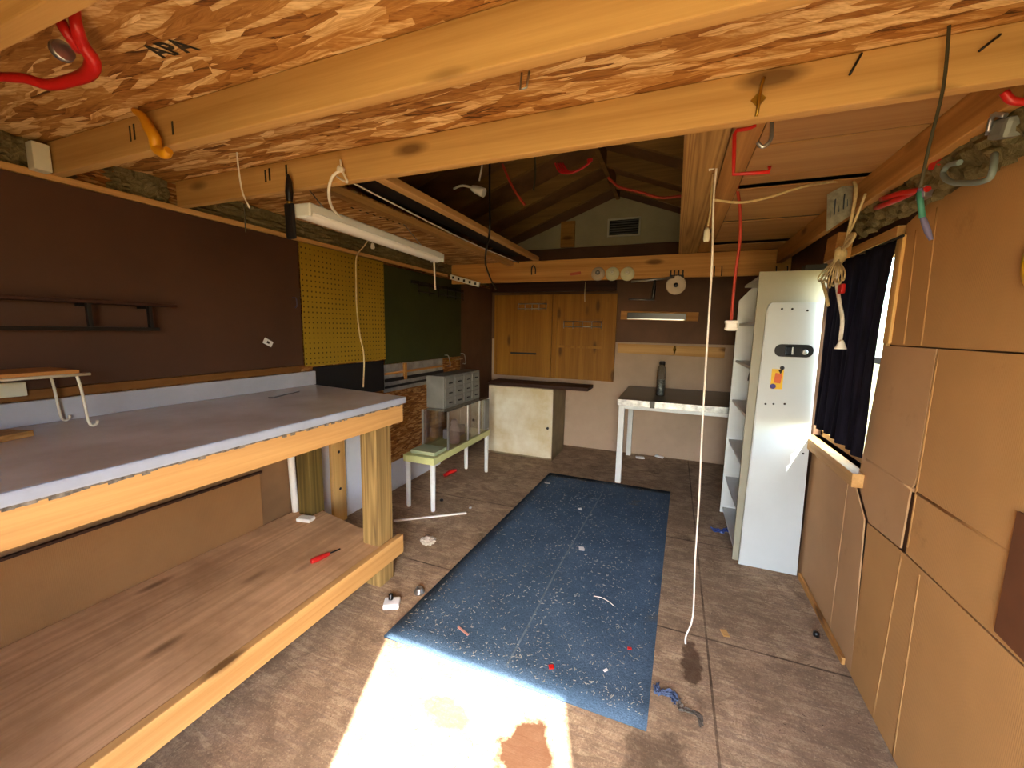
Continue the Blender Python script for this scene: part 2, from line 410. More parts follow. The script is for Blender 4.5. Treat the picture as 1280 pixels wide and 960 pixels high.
# rafters of the roof
for i, y in enumerate((.2, .85, 1.5, 2.15, 2.8, 3.45, 4.1, 4.72)):
    for sx in (XL-.1, XR+.08):
        b = BM(); beam(b, (RIDX, y, RIDZ+.02), (sx, y, zr(sx)+.02), .045, .13); struct('ceiling_rafter', b, 'attic')
b = BM(); box(b, RIDX-.02, RIDX+.02, YF, YB, RIDZ-.07, RIDZ+.07); struct('ceiling_ridge_beam', b, 'attic')
# gable lining high on the back wall: pale board, batten, vent
g0 = P(660, 303, 1, YB-.02)
b = BM(); zg = 2.52
prism(b, [(-2.05, YB-.005, zg), (.65, YB-.005, zg), (.65, YB-.005, zr(.65)-.02), (RIDX, YB-.005, RIDZ-.03), (-2.05, YB-.005, zr(-2.05)-.02)], (0, .02, 0))
solo('gable_board', b, 'gable', 'pale triangular gable board high on the back wall around the vent', 'panel')
v0, v1 = P(760, 274, 1, YB-.02), P(800, 294, 1, YB-.02)
t = thing('gable_vent', 'small louvred vent set in the pale gable board under the roof ridge', 'vent', (v0.x, YB-.02, v1.z))
b = BM()
for a in ((v0.x, v1.x, v0.z-.018, v0.z), (v0.x, v1.x, v1.z, v1.z+.018), (v0.x, v0.x+.02, v1.z, v0.z), (v1.x-.02, v1.x, v1.z, v0.z)): box(b, a[0], a[1], YB-.03, YB-.006, a[2], a[3])
part('vent_frame', b, 'cream', t)
b = BM(); box(b, v0.x+.01, v1.x-.01, YB-.011, YB-.006, v1.z+.01, v0.z-.01); part('vent_mesh', b, 'dark_metal', t)
b = BM()
for k in range(6):
    z = v1.z+.025+k*(v0.z-v1.z-.04)/6; cbox(b, ((v0.x+v1.x)/2, YB-.02, z+.01), (v1.x-v0.x-.03, .022, .004), (.6, 0, 0))
part('louvre', b, 'greybox', t)
p0, p1 = P(702, 270, 1, YB-.03), P(718, 303, 1, YB-.03)
b = BM(); box(b, p0.x, p1.x, YB-.05, YB-.006, zg, zr(p0.x)-.02, .003); solo('gable_stud', b, 'aged', 'short brown stud dividing the pale gable board beside its sloping edge', 'stud')
# ------------------------------------------------------------------ ceiling joists
def joist(y, label, mats='pine', x0=XL+.01, x1=XR+.02, z0=ZJ0):
    b = BM(); box(b, x0, x1, y, y+.038, z0, ZJ1, .004)
    o = solo('ceiling_joist', b, mats, label, 'joist', None); return o
J1 = joist(1.323, 'long pine ceiling joist edging the attic opening, with the white cord tied on')
J2 = joist(.883, 'pine ceiling joist under the strand board with the orange hook on it')
J0 = joist(.437, 'pine ceiling joist beside the red hook, partly cut by the picture edge')
J3 = joist(3.98, 'far pine joist across the shed carrying three pale reels', 'aged', z0=1.985)
def marks(j, pxs, yface, w=.008, h=.05):
    b = BM()
    for px, py in pxs:
        c = P(px, py, 1, yface); box(b, c.x-w/2, c.x+w/2, yface-.0012, yface+.001, c.z-h/2, c.z+h/2)
    part('grade_mark', b, 'stampink', j)
marks(J1, [(358, 213)], 1.323, .010, .045); marks(J1, [(332, 220), (337, 218)], 1.323, .010, .05)
marks(J2, [(216, 160)], .883, .008, .04); marks(J2, [(163, 167), (168, 165)], .883, .008, .05)
# blocking and glass wool where joists meet the walls
for i, (a, c) in enumerate(((YF, .42), (.49, .87), (.935, 1.31))):
    b = BM(); bmesh.ops.create_grid(b, x_segments=10, y_segments=20, size=.5)
    for v in b.verts:
        u, w_ = v.co.x, v.co.y; h = random.uniform(-.012, .012)
        v.co = Vector((XL-.03+h+.02*math.sin(w_*6), a+(w_+.5)*(c-a), 2.06+(u+.5)*.13))
    bmesh.ops.solidify(b, geom=b.faces, thickness=.02)
    solo('glass_wool_batt', b, 'insul', ['glass wool batt above the brown wall panel, near end', 'glass wool batt above the brown panel beside the pale block', 'dark glass wool batt above the brown panel between two joists'][i], 'insulation')
c = P(54, 198, 0, XL+.02)
b = BM(); cbox(b, (XL+.03, c.y-.015, 2.12), (.05, .05, .10), None, .004); solo('wood_block', b, 'cream', 'pale wood block wedged at the joist end above the brown panel', 'block')
b = BM(); bmesh.ops.create_grid(b, x_segments=14, y_segments=60, size=.5)
for v in b.verts:
    u, w_ = v.co.x, v.co.y
    v.co = Vector((XL-.02+random.uniform(-.015, .02), 1.37+(w_+.5)*3.6, 2.07+(u+.5)*.2))
solo('glass_wool_batt', b, 'insul', 'brown glass wool behind the strip light above the pegboard', 'insulation')
# ------------------------------------------------------------------ left loft: strand board, dark gap, edge plank
b = BM(); box(b, XL-.03, -1.60, 1.365, 3.975, ZJ1, ZJ1+.013); lf = solo('loft_board', b, 'osb', 'strand board loft sheet above the white strip light', 'board')
b = BM()
for k in range(9): cbox(b, (-1.80+.006*k, 1.95+k*.055, ZJ1-.0006), (.012, .03, .001), (0, 0, .3))
part('mill_print', b, 'stampink', lf)
b = BM(); box(b, -1.64, -1.585, 1.365, 3.975, ZJ1-.04, ZJ1-.001, .003); solo('loft_plank', b, 'pine_y', 'narrow pine plank along the loft board beside the dark gap', 'plank')
b = BM(); box(b, -1.37, -1.31, 1.365, 3.975, ZJ1+.0, ZJ1+.035, .003); solo('loft_plank', b, 'pine_y', 'narrow pine plank edging the attic opening, above the hanging black cable', 'plank')
b = BM(); box(b, -1.60, -1.37, 1.40, 3.96, ZJ1+.05, ZJ1+.06); solo('gap_shade', b, 'black', 'black sheet above the gap between planks, standing in for its shade', 'panel')  # shade of the loft gap, put in as a black sheet
# ------------------------------------------------------------------ right loft: treated board, strip, slats, wall plate
b = BM(); box(b, -.015, .135, 1.365, 3.975, ZJ1, ZJ1+.035, .003); solo('loft_board', b, 'treated', 'wide coarse-grained treated board edging the attic opening, beside the white cord', 'board')
b = BM(); box(b, .139, .236, 1.365, 3.975, ZJ1+.004, ZJ1+.04, .003); solo('loft_board', b, 'aged_y', 'narrow board along the slatted ceiling, below which the red square hook hangs', 'board')
ys = [1.365, 1.835, 2.285, 2.335, 2.955, 2.985, 3.64]
for i, (y0, y1) in enumerate(((1.365, 1.826), (1.842, 2.17), (2.174, 2.265), (2.335, 2.935), (2.975, 3.24), (3.245, 3.58), (3.70, 3.975))):
    b = BM(); box(b, .238, .80, y0, y1, ZJ1+.003, ZJ1+.009, .001)
    solo('ceiling_slat', b, 'slat', ['wide tan ceiling slat next to the long joist', 'second tan ceiling slat from the long joist', 'narrow tan slat just before the widest black gap', 'tan slat just beyond the widest black gap, behind the cream line', 'tan slat beyond the thin dark seam', 'tan slat just before the last dark gap', 'tan slat above the far joist and shelf unit'][i], 'slat')
b = BM(); box(b, .238, .80, 1.365, 3.975, ZJ1+.05, ZJ1+.06); solo('gap_shade', b, 'black', 'dark sheet above the tan ceiling slats, standing in for the shade in their gaps', 'panel')  # black sheet colours the slat gaps as if in deep shade
b = BM(); box(b, .735, .775, 1.365, 3.975, 2.075, ZJ1+.002, .004); solo('wall_plate_board', b, 'aged_y', 'long brown board below the ceiling slats, where the licence plate hangs', 'board')
# glass wool bulging at the top of the right wall
b = BM(); bmesh.ops.create_grid(b, x_segments=12, y_segments=50, size=.5)
for v in b.verts:
    u, w_ = v.co.x, v.co.y
    v.co = Vector((.80-.03*math.cos(u*3.1)+random.uniform(-.012, .012), .9+(w_+.5)*1.6, 1.96+(u+.5)*.21))
solo('glass_wool_batt', b, 'insul', 'ragged glass wool along the top of the cardboard wall behind red hooks', 'insulation')
# ------------------------------------------------------------------ left wall panels
def lpanel(name, y0, y1, z0, z1, mat, label, cat='panel', x=XL, th=.012, poly=None, bev=.002):
    b = BM()
    if poly: prism(b, [(x-th, y, z) for y, z in poly], (th, 0, 0))
    else: box(b, x-th, x, y0, y1, z0, z1, bev)
    return solo(name, b, mat, label, cat)
lpanel('hardboard_sheet', YF+.01, 2.02, 1.235, 2.05, 'brown', 'large dark brown hardboard panel over the workbench', x=XL)
lpanel('ledger_strip', YF+.01, 1.99, 1.195, 1.232, 'ledger', 'thin wood strip between the brown panel and bench backsplash', 'strip', XL+.004, .02)
lpanel('top_strip', YF+.01, 3.9, 2.052, 2.078, 'pine_y', 'rough wood strip running along the top of the brown panel', 'strip', XL+.01, .03)
pg = lpanel('pegboard', 2.025, 2.855, 1.225, 2.045, 'peg', 'yellow pegboard with rows of small holes', 'pegboard', XL+.008, .008)
lpanel('green_board', 2.857, 4.205, 1.18, 2.03, 'green', 'dark green board next to the yellow pegboard', 'panel', XL+.004)
lpanel('hardboard_sheet', 4.21, YB-.002, .0, 2.03, 'backbrown', 'narrow brown hardboard panel in the far corner by the pine doors', 'panel', XL)
lpanel('black_board', 2.10, 2.835, .955, 1.215, 'black', 'black board low under the yellow pegboard behind the bench end', 'panel', XL+.002)
t = thing('foil_board', 'foil-faced insulation board under the green panel, crossed by strips', 'panel', (XL, 3.25, .93))
b = BM(); box(b, XL-.012, XL, 2.84, 3.80, .93, 1.175); part('foil_sheet', b, 'foil', t)
for z0, z1, mt, nm in ((1.085, 1.105, 'aged_y', 'batten'), (1.02, 1.05, 'black', 'batten'), (.965, .985, 'black', 'batten')):
    b = BM(); box(b, XL, XL+.012, 2.84, 3.80, z0, z1, .001); part(nm, b, mt, t, {'aged_y': 'thin brown batten', 'black': 'thin black batten'}[mt])
b = BM(); box(b, XL, XL+.016, 3.10, 3.145, 1.02, 1.175, .002); part('upright_strip', b, 'aged', t, 'short brown upright strip')
lpanel('strand_board_sheet', 2.72, 3.9, .27, .93, 'osb_side', 'aged strand board low on the wall behind the acrylic case', 'panel', XL-.003)
lpanel('white_foam_sheet', 2.87, 3.75, .0, .268, 'insul_white', 'pale skirting panel at the floor behind the white-legged table', 'panel', XL-.002)
lpanel('white_foam_sheet', 2.08, 2.72, .0, .95, 'insul_white', 'white panel behind the bench end with a stud over it', 'panel', XL-.004)
b = BM(); box(b, XL-.003, XL+.03, 2.20, 2.325, .0, .95, .003); s_ = solo('wall_stud', b, 'pine_v', 'upright pine stud with two dark nail spots on the white panel', 'stud')
for z in (.56, .27):
    b = BM(); lathe(b, (XL+.029, 2.265, z), [(.011, 0), (.011, .003), (.004, .004)], 0, 12); part('nail_head', b, 'dark_metal', s_)
lpanel('low_wall_board', YF+.01, 2.06, .0, .98, 'brown_low', 'brown wall board under the bench top', 'panel', XL-.006)
lpanel('low_cardboard_sheet', .2, 1.655, .24, .60, 'card_low', 'tan cardboard sheet under the bench with a dark top edge', 'cardboard', XL+.004, .008)
b = BM(); box(b, XL+.002, XL+.02, .2, 1.66, .595, .607); solo('dark_strip', b, 'darkwood', 'thin dark strip along the top of the cardboard under the bench', 'strip')
b = BM()
tube(b, [(XL+.03, 1.85, .96), (XL+.03, 1.86, .5), (XL+.035, 1.865, .26)], .022, 10, 4); solo('white_pipe', b, 'plastic', 'white upright pipe behind the rear bench post', 'pipe')
# ------------------------------------------------------------------ workbench
t = thing('workbench', 'long wooden workbench with grey laminate top and plywood lower shelf', 'workbench', (-1.9, .8, 0))
BX0, BX1, BY0, BY1 = XL+.012, -1.45, -.62, 1.945
b = BM(); prism(b, [(BX0, BY0, 1.072), (BX1, BY0, 1.072), (BX1, BY1, 1.072), (BX0, BY1+.13, 1.072)], (0, 0, .026)); part('worktop', b, 'laminate', t)
b = BM(); box(b, BX1-.004, BX1+.012, BY0, BY1, 1.062, 1.0985, .008); part('edge_band', b, 'nosing', t, 'pale grey laminate edge band')
b = BM(); box(b, BX0, BX0+.02, BY0, BY1+.14, 1.099, 1.192, .003); part('backsplash', b, 'splash', t, 'pale grey laminate backsplash')
b = BM(); box(b, BX1-.038, BX1, BY0, BY1-.02, .955, 1.058, .004); part('apron', b, 'pine_y', t, 'pine front board')
b = BM()
for k in range(130):
    y = BY0+(BY1-.03-BY0)*k/130; box(b, BX1, BX1+.0015+random.random()*.002, y, y+.021, 1.0565-.009*random.random()**2, 1.0615)
part('glue_line', b, plain('old_glue', '#8d8478', .8, var=.35, scale=40), t)
b = BM(); box(b, BX0, BX1-.04, BY1-.05, BY1-.02, .955, 1.07, .003); part('end_apron', b, 'aged', t)
b = BM(); prism(b, [(BX0, BY0, .236), (BX1-.04, BY0, .236), (BX1-.04, 1.87, .236), (-1.77, 1.87, .236), (BX0, 1.99, .236)], (0, 0, .018)); part('lower_shelf', b, 'ply', t, 'worn plywood lower shelf')
b = BM(); box(b, BX1-.038, BX1, BY0, 1.905, .142, .256, .004); part('shelf_apron', b, 'pine_y', t, 'pine front board of the lower shelf')
b = BM(); box(b, -1.605, BX1-.04, 1.735, 1.86, 0, 1.07, .006); part('leg', b, 'treated_v', t, 'front post of weathered timber')
b = BM(); box(b, -2.26, -2.15, 1.86, 1.97, 0, 1.07, .006); part('leg', b, 'rough_v', t, 'rear post of dark weathered timber')
b = BM(); box(b, -1.59, BX1-.04, -.5, -.39, 0, 1.07, .006); part('leg', b, 'treated_v', t)
b = BM(); box(b, -2.28, -1.52, .55, .588, .10, .235, .003); part('shelf_bearer', b, 'aged', t)
c = P(488, 757, 2, 0)
b = BM(); cbox(b, (c.x+.01, c.y, .0165), (.085, .07, .031), (.0, 0, .5), .008); solo('white_block', b, 'paper', 'broken white block on the floor at the front bench post', 'block')
b = BM(); lathe(b, (c.x-.0, c.y+.005, .036), [(.013, 0), (.013, .01), (.008, .012), (.012, .028), (.004, .032)], 2, 12); solo('black_peg', b, 'black_pl', 'small black knob standing on the broken white block', 'knob')
c = P(372, 645, 2, .255)
b = BM(); cbox(b, (-2.13, 1.80, .268), (.10, .06, .024), (0, 0, .2), .008); solo('white_tray', b, 'plastic', 'small white dish on the lower shelf by the rear post', 'dish')
# screwdriver on the lower shelf
a, d = P(389, 702, 2, .27), P(425, 686, 2, .262)
t = thing('screwdriver', 'red handled screwdriver lying on the plywood lower shelf', 'screwdriver', (a.x, a.y, .255))
dv = (d-a); m_ = a+dv*.62
b = BM(); tube(b, [a, a+dv*.12, a+dv*.3, a+dv*.5, m_], [.012, .016, .014, .013, .009], 10, 4); part('handle', b, 'red', t)
b = BM(); tube(b, [m_, d], .004, 8, 0); part('shaft', b, 'dark_metal', t)
# things on the worktop
a, d = P(338, 497, 2, 1.102), P(372, 489, 2, 1.102)
b = BM(); beam(b, a, d, .03, .006); solo('steel_rule', b, 'steel', 'short steel rule lying on the grey worktop near the backsplash', 'ruler')
zt = 1.098
f1, f2 = P(120, 540, 2, zt), P(70, 531, 2, zt)
tz = P(97, 470, 1, f1.y).z
t = thing('shelf_riser', 'small wire-legged shelf riser with a wooden top standing on the bench', 'shelf', (-2.15, .6, zt))
tz = P(100, 466, 0, -2.07).z
b = BM(); box(b, -2.285, -2.07, .12, .80, tz-.006, tz+.012, .003); part('top_board', b, 'aged_y', t)
b = BM(); tube(b, [(-2.06, .12, tz-.006), (-2.06, .825, tz-.006)], .0055, 8, 0); part('front_rail', b, 'cream', t)
b = BM(); tube(b, [(-2.285, .12, tz-.006), (-2.285, .80, tz-.006)], .005, 8, 0); part('rear_rail', b, 'cream', t)
for x in (-2.07, -2.275):
    for y in (.80, .18):
        b = BM(); tube(b, [(x, y-.01, tz-.006), (x, y-.002, zt+.15), (x, y+.004, zt+.06), (x, y+.009, zt+.016), (x, y+.02, zt+.006), (x, y+.031, zt+.012), (x, y+.032, zt+.024)], .0048, 8, 5); part('leg', b, 'cream', t)
c = P(12, 546, 2, zt)
b = BM(); cbox(b, (c.x+.03, c.y-.02, zt+.012), (.10, .09, .022), (0, 0, .3), .003); solo('wood_scrap', b, 'treated', 'small wood scrap on the worktop under the shelf riser', 'wood scrap')
b = BM(); box(b, XL+.002, XL+.03, .50, .735, 1.215, 1.27, .004); solo('cable_cover', b, 'cream', 'pale rectangular cover on the wall behind the shelf riser', 'cover')
# dark wall shelf with rail
t = thing('wall_shelf', 'dark narrow wall shelf with a rail under it on the brown panel', 'shelf', (XL, .7, 1.47))
b = BM(); box(b, XL+.001, XL+.10, .0, 1.235, 1.578, 1.592, .003); part('shelf_board', b, 'darkwood', t)
b = BM(); box(b, XL+.07, XL+.09, .0, 1.16, 1.465, 1.482, .003); part('rail', b, 'dark_metal', t)
for y in (.30, .92, 1.13):
    b = BM(); box(b, XL+.068, XL+.088, y-.007, y+.007, 1.48, 1.578, .002); box(b, XL+.001, XL+.075, y-.01, y+.01, 1.565, 1.577); part('bracket', b, 'dark_metal', t)
# tag and hook on the brown panel
c = P(335, 428, 0, XL+.003)
b = BM(); cbox(b, (XL+.003, c.y, c.z), (.003, .062, .036), (-.5, 0, 0), .001); tg = solo('hanging_paper_tag', b, 'paper', 'small white tag stuck askew on the brown panel', 'tag')
b = BM(); cbox(b, (XL+.005, c.y, c.z), (.001, .018, .014), (-.5, 0, 0)); part('print_mark', b, 'ink', tg)
c = P(369, 376, 0, XL+.01)
b = BM(); tube(b, [(XL, c.y-.01, c.z+.02), (XL+.03, c.y-.01, c.z+.015), (XL+.035, c.y-.01, c.z-.03), (XL+.02, c.y-.01, c.z-.045)], .004, 6, 4); solo('wall_hook', b, 'violet', 'small mauve hook at the edge of the brown panel', 'hook')
# wire rack and power strip near the far corner of the left wall
t = thing('tool_rack', 'black wire tool rack high on the dark green board', 'rack', (XL, 3.7, 1.85))
for z in (1.90, 1.84):
    b = BM(); tube(b, [(XL+.09, 3.24, z), (XL+.09, 4.10, z)], .006, 8, 0); part('rail', b, 'dark_metal', t)
for k in range(6):
    y = 3.25+k*.17; b = BM(); tube(b, [(XL+.0, y, 1.93), (XL+.09, y, 1.93), (XL+.09, y, 1.81)], .005, 6, 0); part('hook', b, 'dark_metal', t)
b = BM(); box(b, XL+.004, XL+.02, 3.24, 4.10, 1.915, 1.945, .003); part('back_strip', b, 'dark_metal', t)
t = thing('power_strip', 'pale power strip mounted beside the far joist above the green board', 'power strip', (XL+.06, 4.2, 1.98))
a, d = P(563, 346, 1, 3.93), P(599, 356, 1, 3.93)
b = BM(); beam(b, (a.x, 3.935, a.z), (d.x, 3.935, d.z), .03, .05, .006); part('body', b, 'plastic', t)
for k in range(5):
    q = a.lerp(d, (k+.6)/5.2); b = BM(); cbox(b, (q.x, 3.917, q.z), (.022, .006, .026), None, .002); part('socket', b, 'black_pl', t)
# ------------------------------------------------------------------ floor things
# navy mat
FL = lambda px, py, z=.0: P(px, py, 2, z)
mc = [FL(480, 797), FL(687, 592), FL(838, 616), FL(808, 915)]
b = BM(); vs = []
NX, NY = 12, 24
for j in range(NY+1):
    l = mc[0].lerp(mc[1], j/NY); r = mc[3].lerp(mc[2], j/NY)
    vs.append([b.verts.new(l.lerp(r, i/NX)+Vector((0, 0, .010+random.uniform(0, .0016)))) for i in range(NX+1)])
for j in range(NY):
    for i in range(NX): b.faces.new((vs[j][i], vs[j][i+1], vs[j+1][i+1], vs[j+1][i])).smooth = True
ext = bmesh.ops.extrude_face_region(b, geom=list(b.faces))
for v in [g for g in ext['geom'] if isinstance(g, bmesh.types.BMVert)]: v.co.z = .001
mat_o = solo('floor_mat', b, 'carpet', 'navy blue carpet mat strewn with wood chips on the floor', 'mat')
b = BM()
cl = [FL(633, 833, .012), FL(664, 775, .012), FL(693, 718, .012), FL(722, 668, .012), FL(752, 618, .012)]
for p, q in zip(cl, cl[1:]): cbox(b, (p+q)/2+Vector((0, 0, .0008)), (.009, (q-p).length, .0012), (0, 0, -math.atan2((q-p).x, (q-p).y)))
part('crease', b, plain('crease_dust', '#6c7c88', .9, var=.2, scale=30), mat_o)
def inside(x, y):
    u = (y-mc[0].y)/(mc[1].y-mc[0].y)
    if not 0.02 < u < .98: return False
    l = mc[0].lerp(mc[1], u).x; r = mc[3].lerp(mc[2], u).x
    return l+.02 < x < r-.02
b = BM(); n = 0
while n < 2600:
    x, y = random.uniform(-1.3, .1), 1.42+2.6*random.random()**1.5
    if not inside(x, y): continue
    l, w_ = random.uniform(.003, .006)+.014*random.random()**3, random.uniform(.001, .0032)
    cbox(b, (x, y, .0135), (l, w_, .0012), (random.uniform(-.1, .1), random.uniform(-.1, .1), random.uniform(0, 3.14))); n += 1
o = solo('wood_chips', b, plain('chip', '#b6b1a0', .8, var=.3, scale=3), 'pale wood chips and lint scattered over the navy mat', 'debris'); o['kind'] = 'stuff'
b = BM()
for k in range(900):
    x, y = random.uniform(-1.3, .8), random.uniform(.9, 4.9)
    if inside(x, y): continue
    l, w_ = random.uniform(.003, .012), random.uniform(.0015, .003)
    cbox(b, (x, y, .001), (l, w_, .001), (0, 0, random.uniform(0, 3.14)))
o = solo('floor_grit', b, plain('grit', '#8b6f52', .9, var=.3, scale=3), 'fine dark grit and chips strewn over the bare floor', 'debris'); o['kind'] = 'stuff'
def scrap(name, px, py, sx, sy, rz, mat, label, cat, z=.013, h=.003):
    c = FL(px, py, z); b = BM(); cbox(b, (c.x, c.y, z+h/2), (sx, sy, h), (0, .03, rz), min(.001, h/3)); return solo(name, b, mat, label, cat)
scrap('wood_stick', 579, 789, .075, .012, -.35, plain('pink_stick', '#b98474', .7), 'short pinkish stick lying on the navy mat near its sunlit end', 'stick')
scrap('paper_scrap', 727, 686, .035, .045, .3, 'paper', 'white paper scrap in the middle of the navy mat', 'paper scrap')
scrap('paper_scrap', 725, 636, .03, .025, .6, 'paper', 'white paper scrap on the navy mat toward the back table', 'paper scrap')
scrap('paper_scrap', 684, 604, .05, .014, .2, 'paper', 'white paper sliver at the far corner of the navy mat', 'paper scrap')
scrap('red_scrap', 689, 834, .022, .022, .5, 'red', 'small red scrap on the navy mat near the sunlight', 'scrap', h=.004)
scrap('red_scrap', 787, 811, .02, .014, .2, 'red', 'small red scrap near the mat edge by the white cord', 'scrap', h=.004)
scrap('paper_scrap', 757, 838, .022, .012, .9, 'paper', 'tiny white scrap beside the red scraps on the mat', 'paper scrap')
b = BM(); c = [FL(742, 745, .015), FL(752, 747, .015), FL(761, 752, .015), FL(767, 757, .015)]; tube(b, c, .002, 6, 4); solo('string_scrap', b, 'cord', 'short curl of white string on the mat', 'string')
a, d = FL(492, 651, .006), FL(583, 641, .006)
b = BM(); beam(b, a, d, .02, .012, .003); solo('white_stick', b, 'plastic', 'long thin white stick on the floor by the white-legged table', 'stick')
c = FL(535, 675, .03)
t_ = BM(); bmesh.ops.create_icosphere(t_, subdivisions=3, radius=.05)
for v in t_.verts: v.co = v.co*(1+random.uniform(-.25, .25)); v.co.z *= .5
for v in t_.verts: v.co += Vector((c.x, c.y, .027))
solo('plastic_wrapper', t_, plain('pale_wrapper', '#cfc2b0', .3, var=.15, scale=40), 'crumpled clear plastic wrapper on the floor behind the bench post', 'wrapper')
c = FL(524, 741)
b = BM(); lathe(b, (c.x, c.y, .001), [(.03, 0), (.03, .01), (.022, .014), (.02, .03), (.012, .034), (.012, .02), (.001, .02)], 2, 16); solo('metal_puck', b, 'steel', 'shiny metal cap on the floor beside the mat and bench post', 'cap')
def crumple(name, px, py, sx, sy, rz, mat, label, cat, h=.016):
    c = FL(px, py, .001); b = BM(); bmesh.ops.create_grid(b, x_segments=16, y_segments=8, size=.5); R = Matrix.Rotation(rz, 3, 'Z')
    for v in b.verts:
        u, w_ = v.co.x, v.co.y; e = 1-.35*abs(math.sin(u*9+w_*5))
        p = R @ Vector((u*sx+random.uniform(-.006, .006), w_*sy*e+random.uniform(-.006, .006)+.02*math.sin(u*7), 0))
        v.co = Vector((c.x+p.x, c.y+p.y, .002+random.random()**1.5*h))
    bmesh.ops.solidify(b, geom=b.faces, thickness=.0015); return solo(name, b, mat, label, cat)
crumple('blue_rag', 905, 664, .17, .07, .15, 'blue', 'crumpled blue plastic scrap on the floor beside the shelf unit', 'rag')
crumple('blue_rag', 832, 868, .10, .045, -.6, plain('dusty_blue', '#4b5a78', .8, var=.3, scale=30), 'dusty blue rag on the floor at the near mat corner', 'rag')
crumple('grey_lint', 862, 890, .12, .03, -.75, plain('lint', '#6d6458', .9, var=.3, scale=40), 'grey wisp of lint on the floor beside the dusty blue rag', 'lint', .008)
scrap('wood_chip', 906, 792, .03, .045, .3, 'pine', 'pale wood chip on the bare floor beside the white cord', 'wood chip', .001, .006)
scrap('wood_chip', 588, 635, .02, .025, .3, 'paper', 'small white chip on the floor beyond the mat edge', 'wood chip', .001, .006)
c = FL(552, 626); b = BM(); lathe(b, (c.x, c.y, .001), [(.016, 0), (.016, .012), (.008, .016)], 2, 12); solo('bottle_cap', b, 'black_pl', 'small black cap on the floor under the white-legged table', 'cap')
c = FL(1020, 795); b = BM(); lathe(b, (c.x, c.y, .001), [(.014, 0), (.014, .02), (.006, .024)], 2, 12); solo('bottle_cap', b, 'black_pl', 'small black cap on the floor at the cardboard wall', 'cap')
for i, (px, py, rz, lb) in enumerate(((800, 573, .2, 'crumpled white paper on the floor under the back table, nearer its leg'), (824, 572, -.3, 'white paper scrap on the floor under the middle of the back table'))):
    c = FL(px, py); b = BM(); cbox(b, (c.x, c.y, .012), (.10, .05, .016), (.1, .05, rz), .007); solo('paper_scrap', b, 'paper', lb, 'paper scrap')
a, d = FL(556, 594, .02), FL(570, 588, .02)
b = BM(); tube(b, [a, a.lerp(d, .5)+Vector((0, 0, .01)), d], [.018, .026, .02], 8, 3); solo('red_tool', b, 'red', 'small red tool on the floor under the acrylic case', 'tool')
# ------------------------------------------------------------------ white-legged table with acrylic case and grey box
TX0, TX1, TY0, TY1, TZ = -2.03, -1.73, 2.68, 3.76, .46
t = thing('plastic_table', 'narrow plastic table with lime top and white tapered legs', 'table', (-1.88, 3.2, 0))
b = BM(); box(b, TX0, TX1, TY0, TY1, TZ-.012, TZ, .004); part('tabletop', b, 'limetop', t)
b = BM()
for a in ((TX0+.005, TX1-.005, TY0+.004, TY0+.02), (TX0+.005, TX1-.005, TY1-.02, TY1-.004), (TX0+.004, TX0+.02, TY0, TY1), (TX1-.02, TX1-.004, TY0+.005, TY1-.005)): box(b, a[0], a[1], a[2], a[3], TZ-.06, TZ-.01, .003)
part('apron', b, 'limetop', t)
for x in (TX0+.03, TX1-.03):
    for y in (TY0+.03, TY1-.03):
        b = BM(); lathe(b, (x, y, 0), [(.016, 0), (.018, .01), (.023, .40)], 2, 14); part('leg', b, 'white', t)
CX0, CX1, CY0, CY1, CZ0, CZ1 = -2.0, -1.745, 2.93, 3.73, TZ+.001, TZ+.335
t = thing('acrylic_case', 'clear acrylic display case with metal edge strips on the lime-topped table', 'case', (-1.87, 3.33, CZ0))
b = BM()
for a in ((CX0, CX0+.004, CY0, CY1, CZ0, CZ1), (CX1-.004, CX1, CY0, CY1, CZ0, CZ1), (CX0, CX1, CY0, CY0+.004, CZ0, CZ1), (CX0, CX1, CY1-.004, CY1, CZ0, CZ1), (CX0, CX1, CY0, CY1, CZ1-.004, CZ1)): box(b, *a)
part('clear_panel', b, 'acrylic', t)
for x, y in ((CX1, CY0), (CX0, CY0), (CX1, CY0+.36), (CX1, CY0+.60), (CX1, CY1)):
    b = BM(); box(b, x-.008, x+.006, y-.008, y+.008, CZ0, CZ1, .002); part('edge_strip', b, 'steel', t)
b = BM(); box(b, CX1-.03, CX1+.008, CY1-.09, CY1+.01, CZ0+.02, CZ1-.01, .003); part('end_plate', b, 'greybox', t)
b = BM(); box(b, CX0+.01, CX1-.01, CY0-.20, CY0-.01, CZ0, CZ0+.03, .004); part('base_block', b, plain('pale_green_block', '#a7b08c', .5), t)
b = BM(); cbox(b, (CX0+.085, CY0+.40, CZ0+.055), (.12, .28, .10), (0, 0, .1), .02); solo('wrapped_bundle', b, plain('grey_bundle', '#8b8690', .6, var=.3, scale=9), 'grey wrapped bundle lying inside the acrylic case', 'bundle')
b = BM(); lathe(b, (CX1-.065, CY0+.22, CZ0+.001), [(.045, 0), (.05, .02), (.045, .14), (.03, .17), (.035, .19), (.02, .22)], 2, 16); solo('pale_jar', b, plain('pink_jar', '#b8a0a0', .35, var=.1), 'pale pink jar inside the acrylic case', 'jar')
GX0, GX1, GY0, GY1, GZ0, GZ1 = -2.02, -1.84, 3.02, 3.72, CZ1+.001, CZ1+.29
t = thing('metal_box', 'grey metal drawer box standing on top of the acrylic case', 'box', (-1.93, 3.37, GZ0))
b = BM(); box(b, GX0, GX1, GY0, GY1, GZ0, GZ1, .006); part('body', b, 'greybox', t)
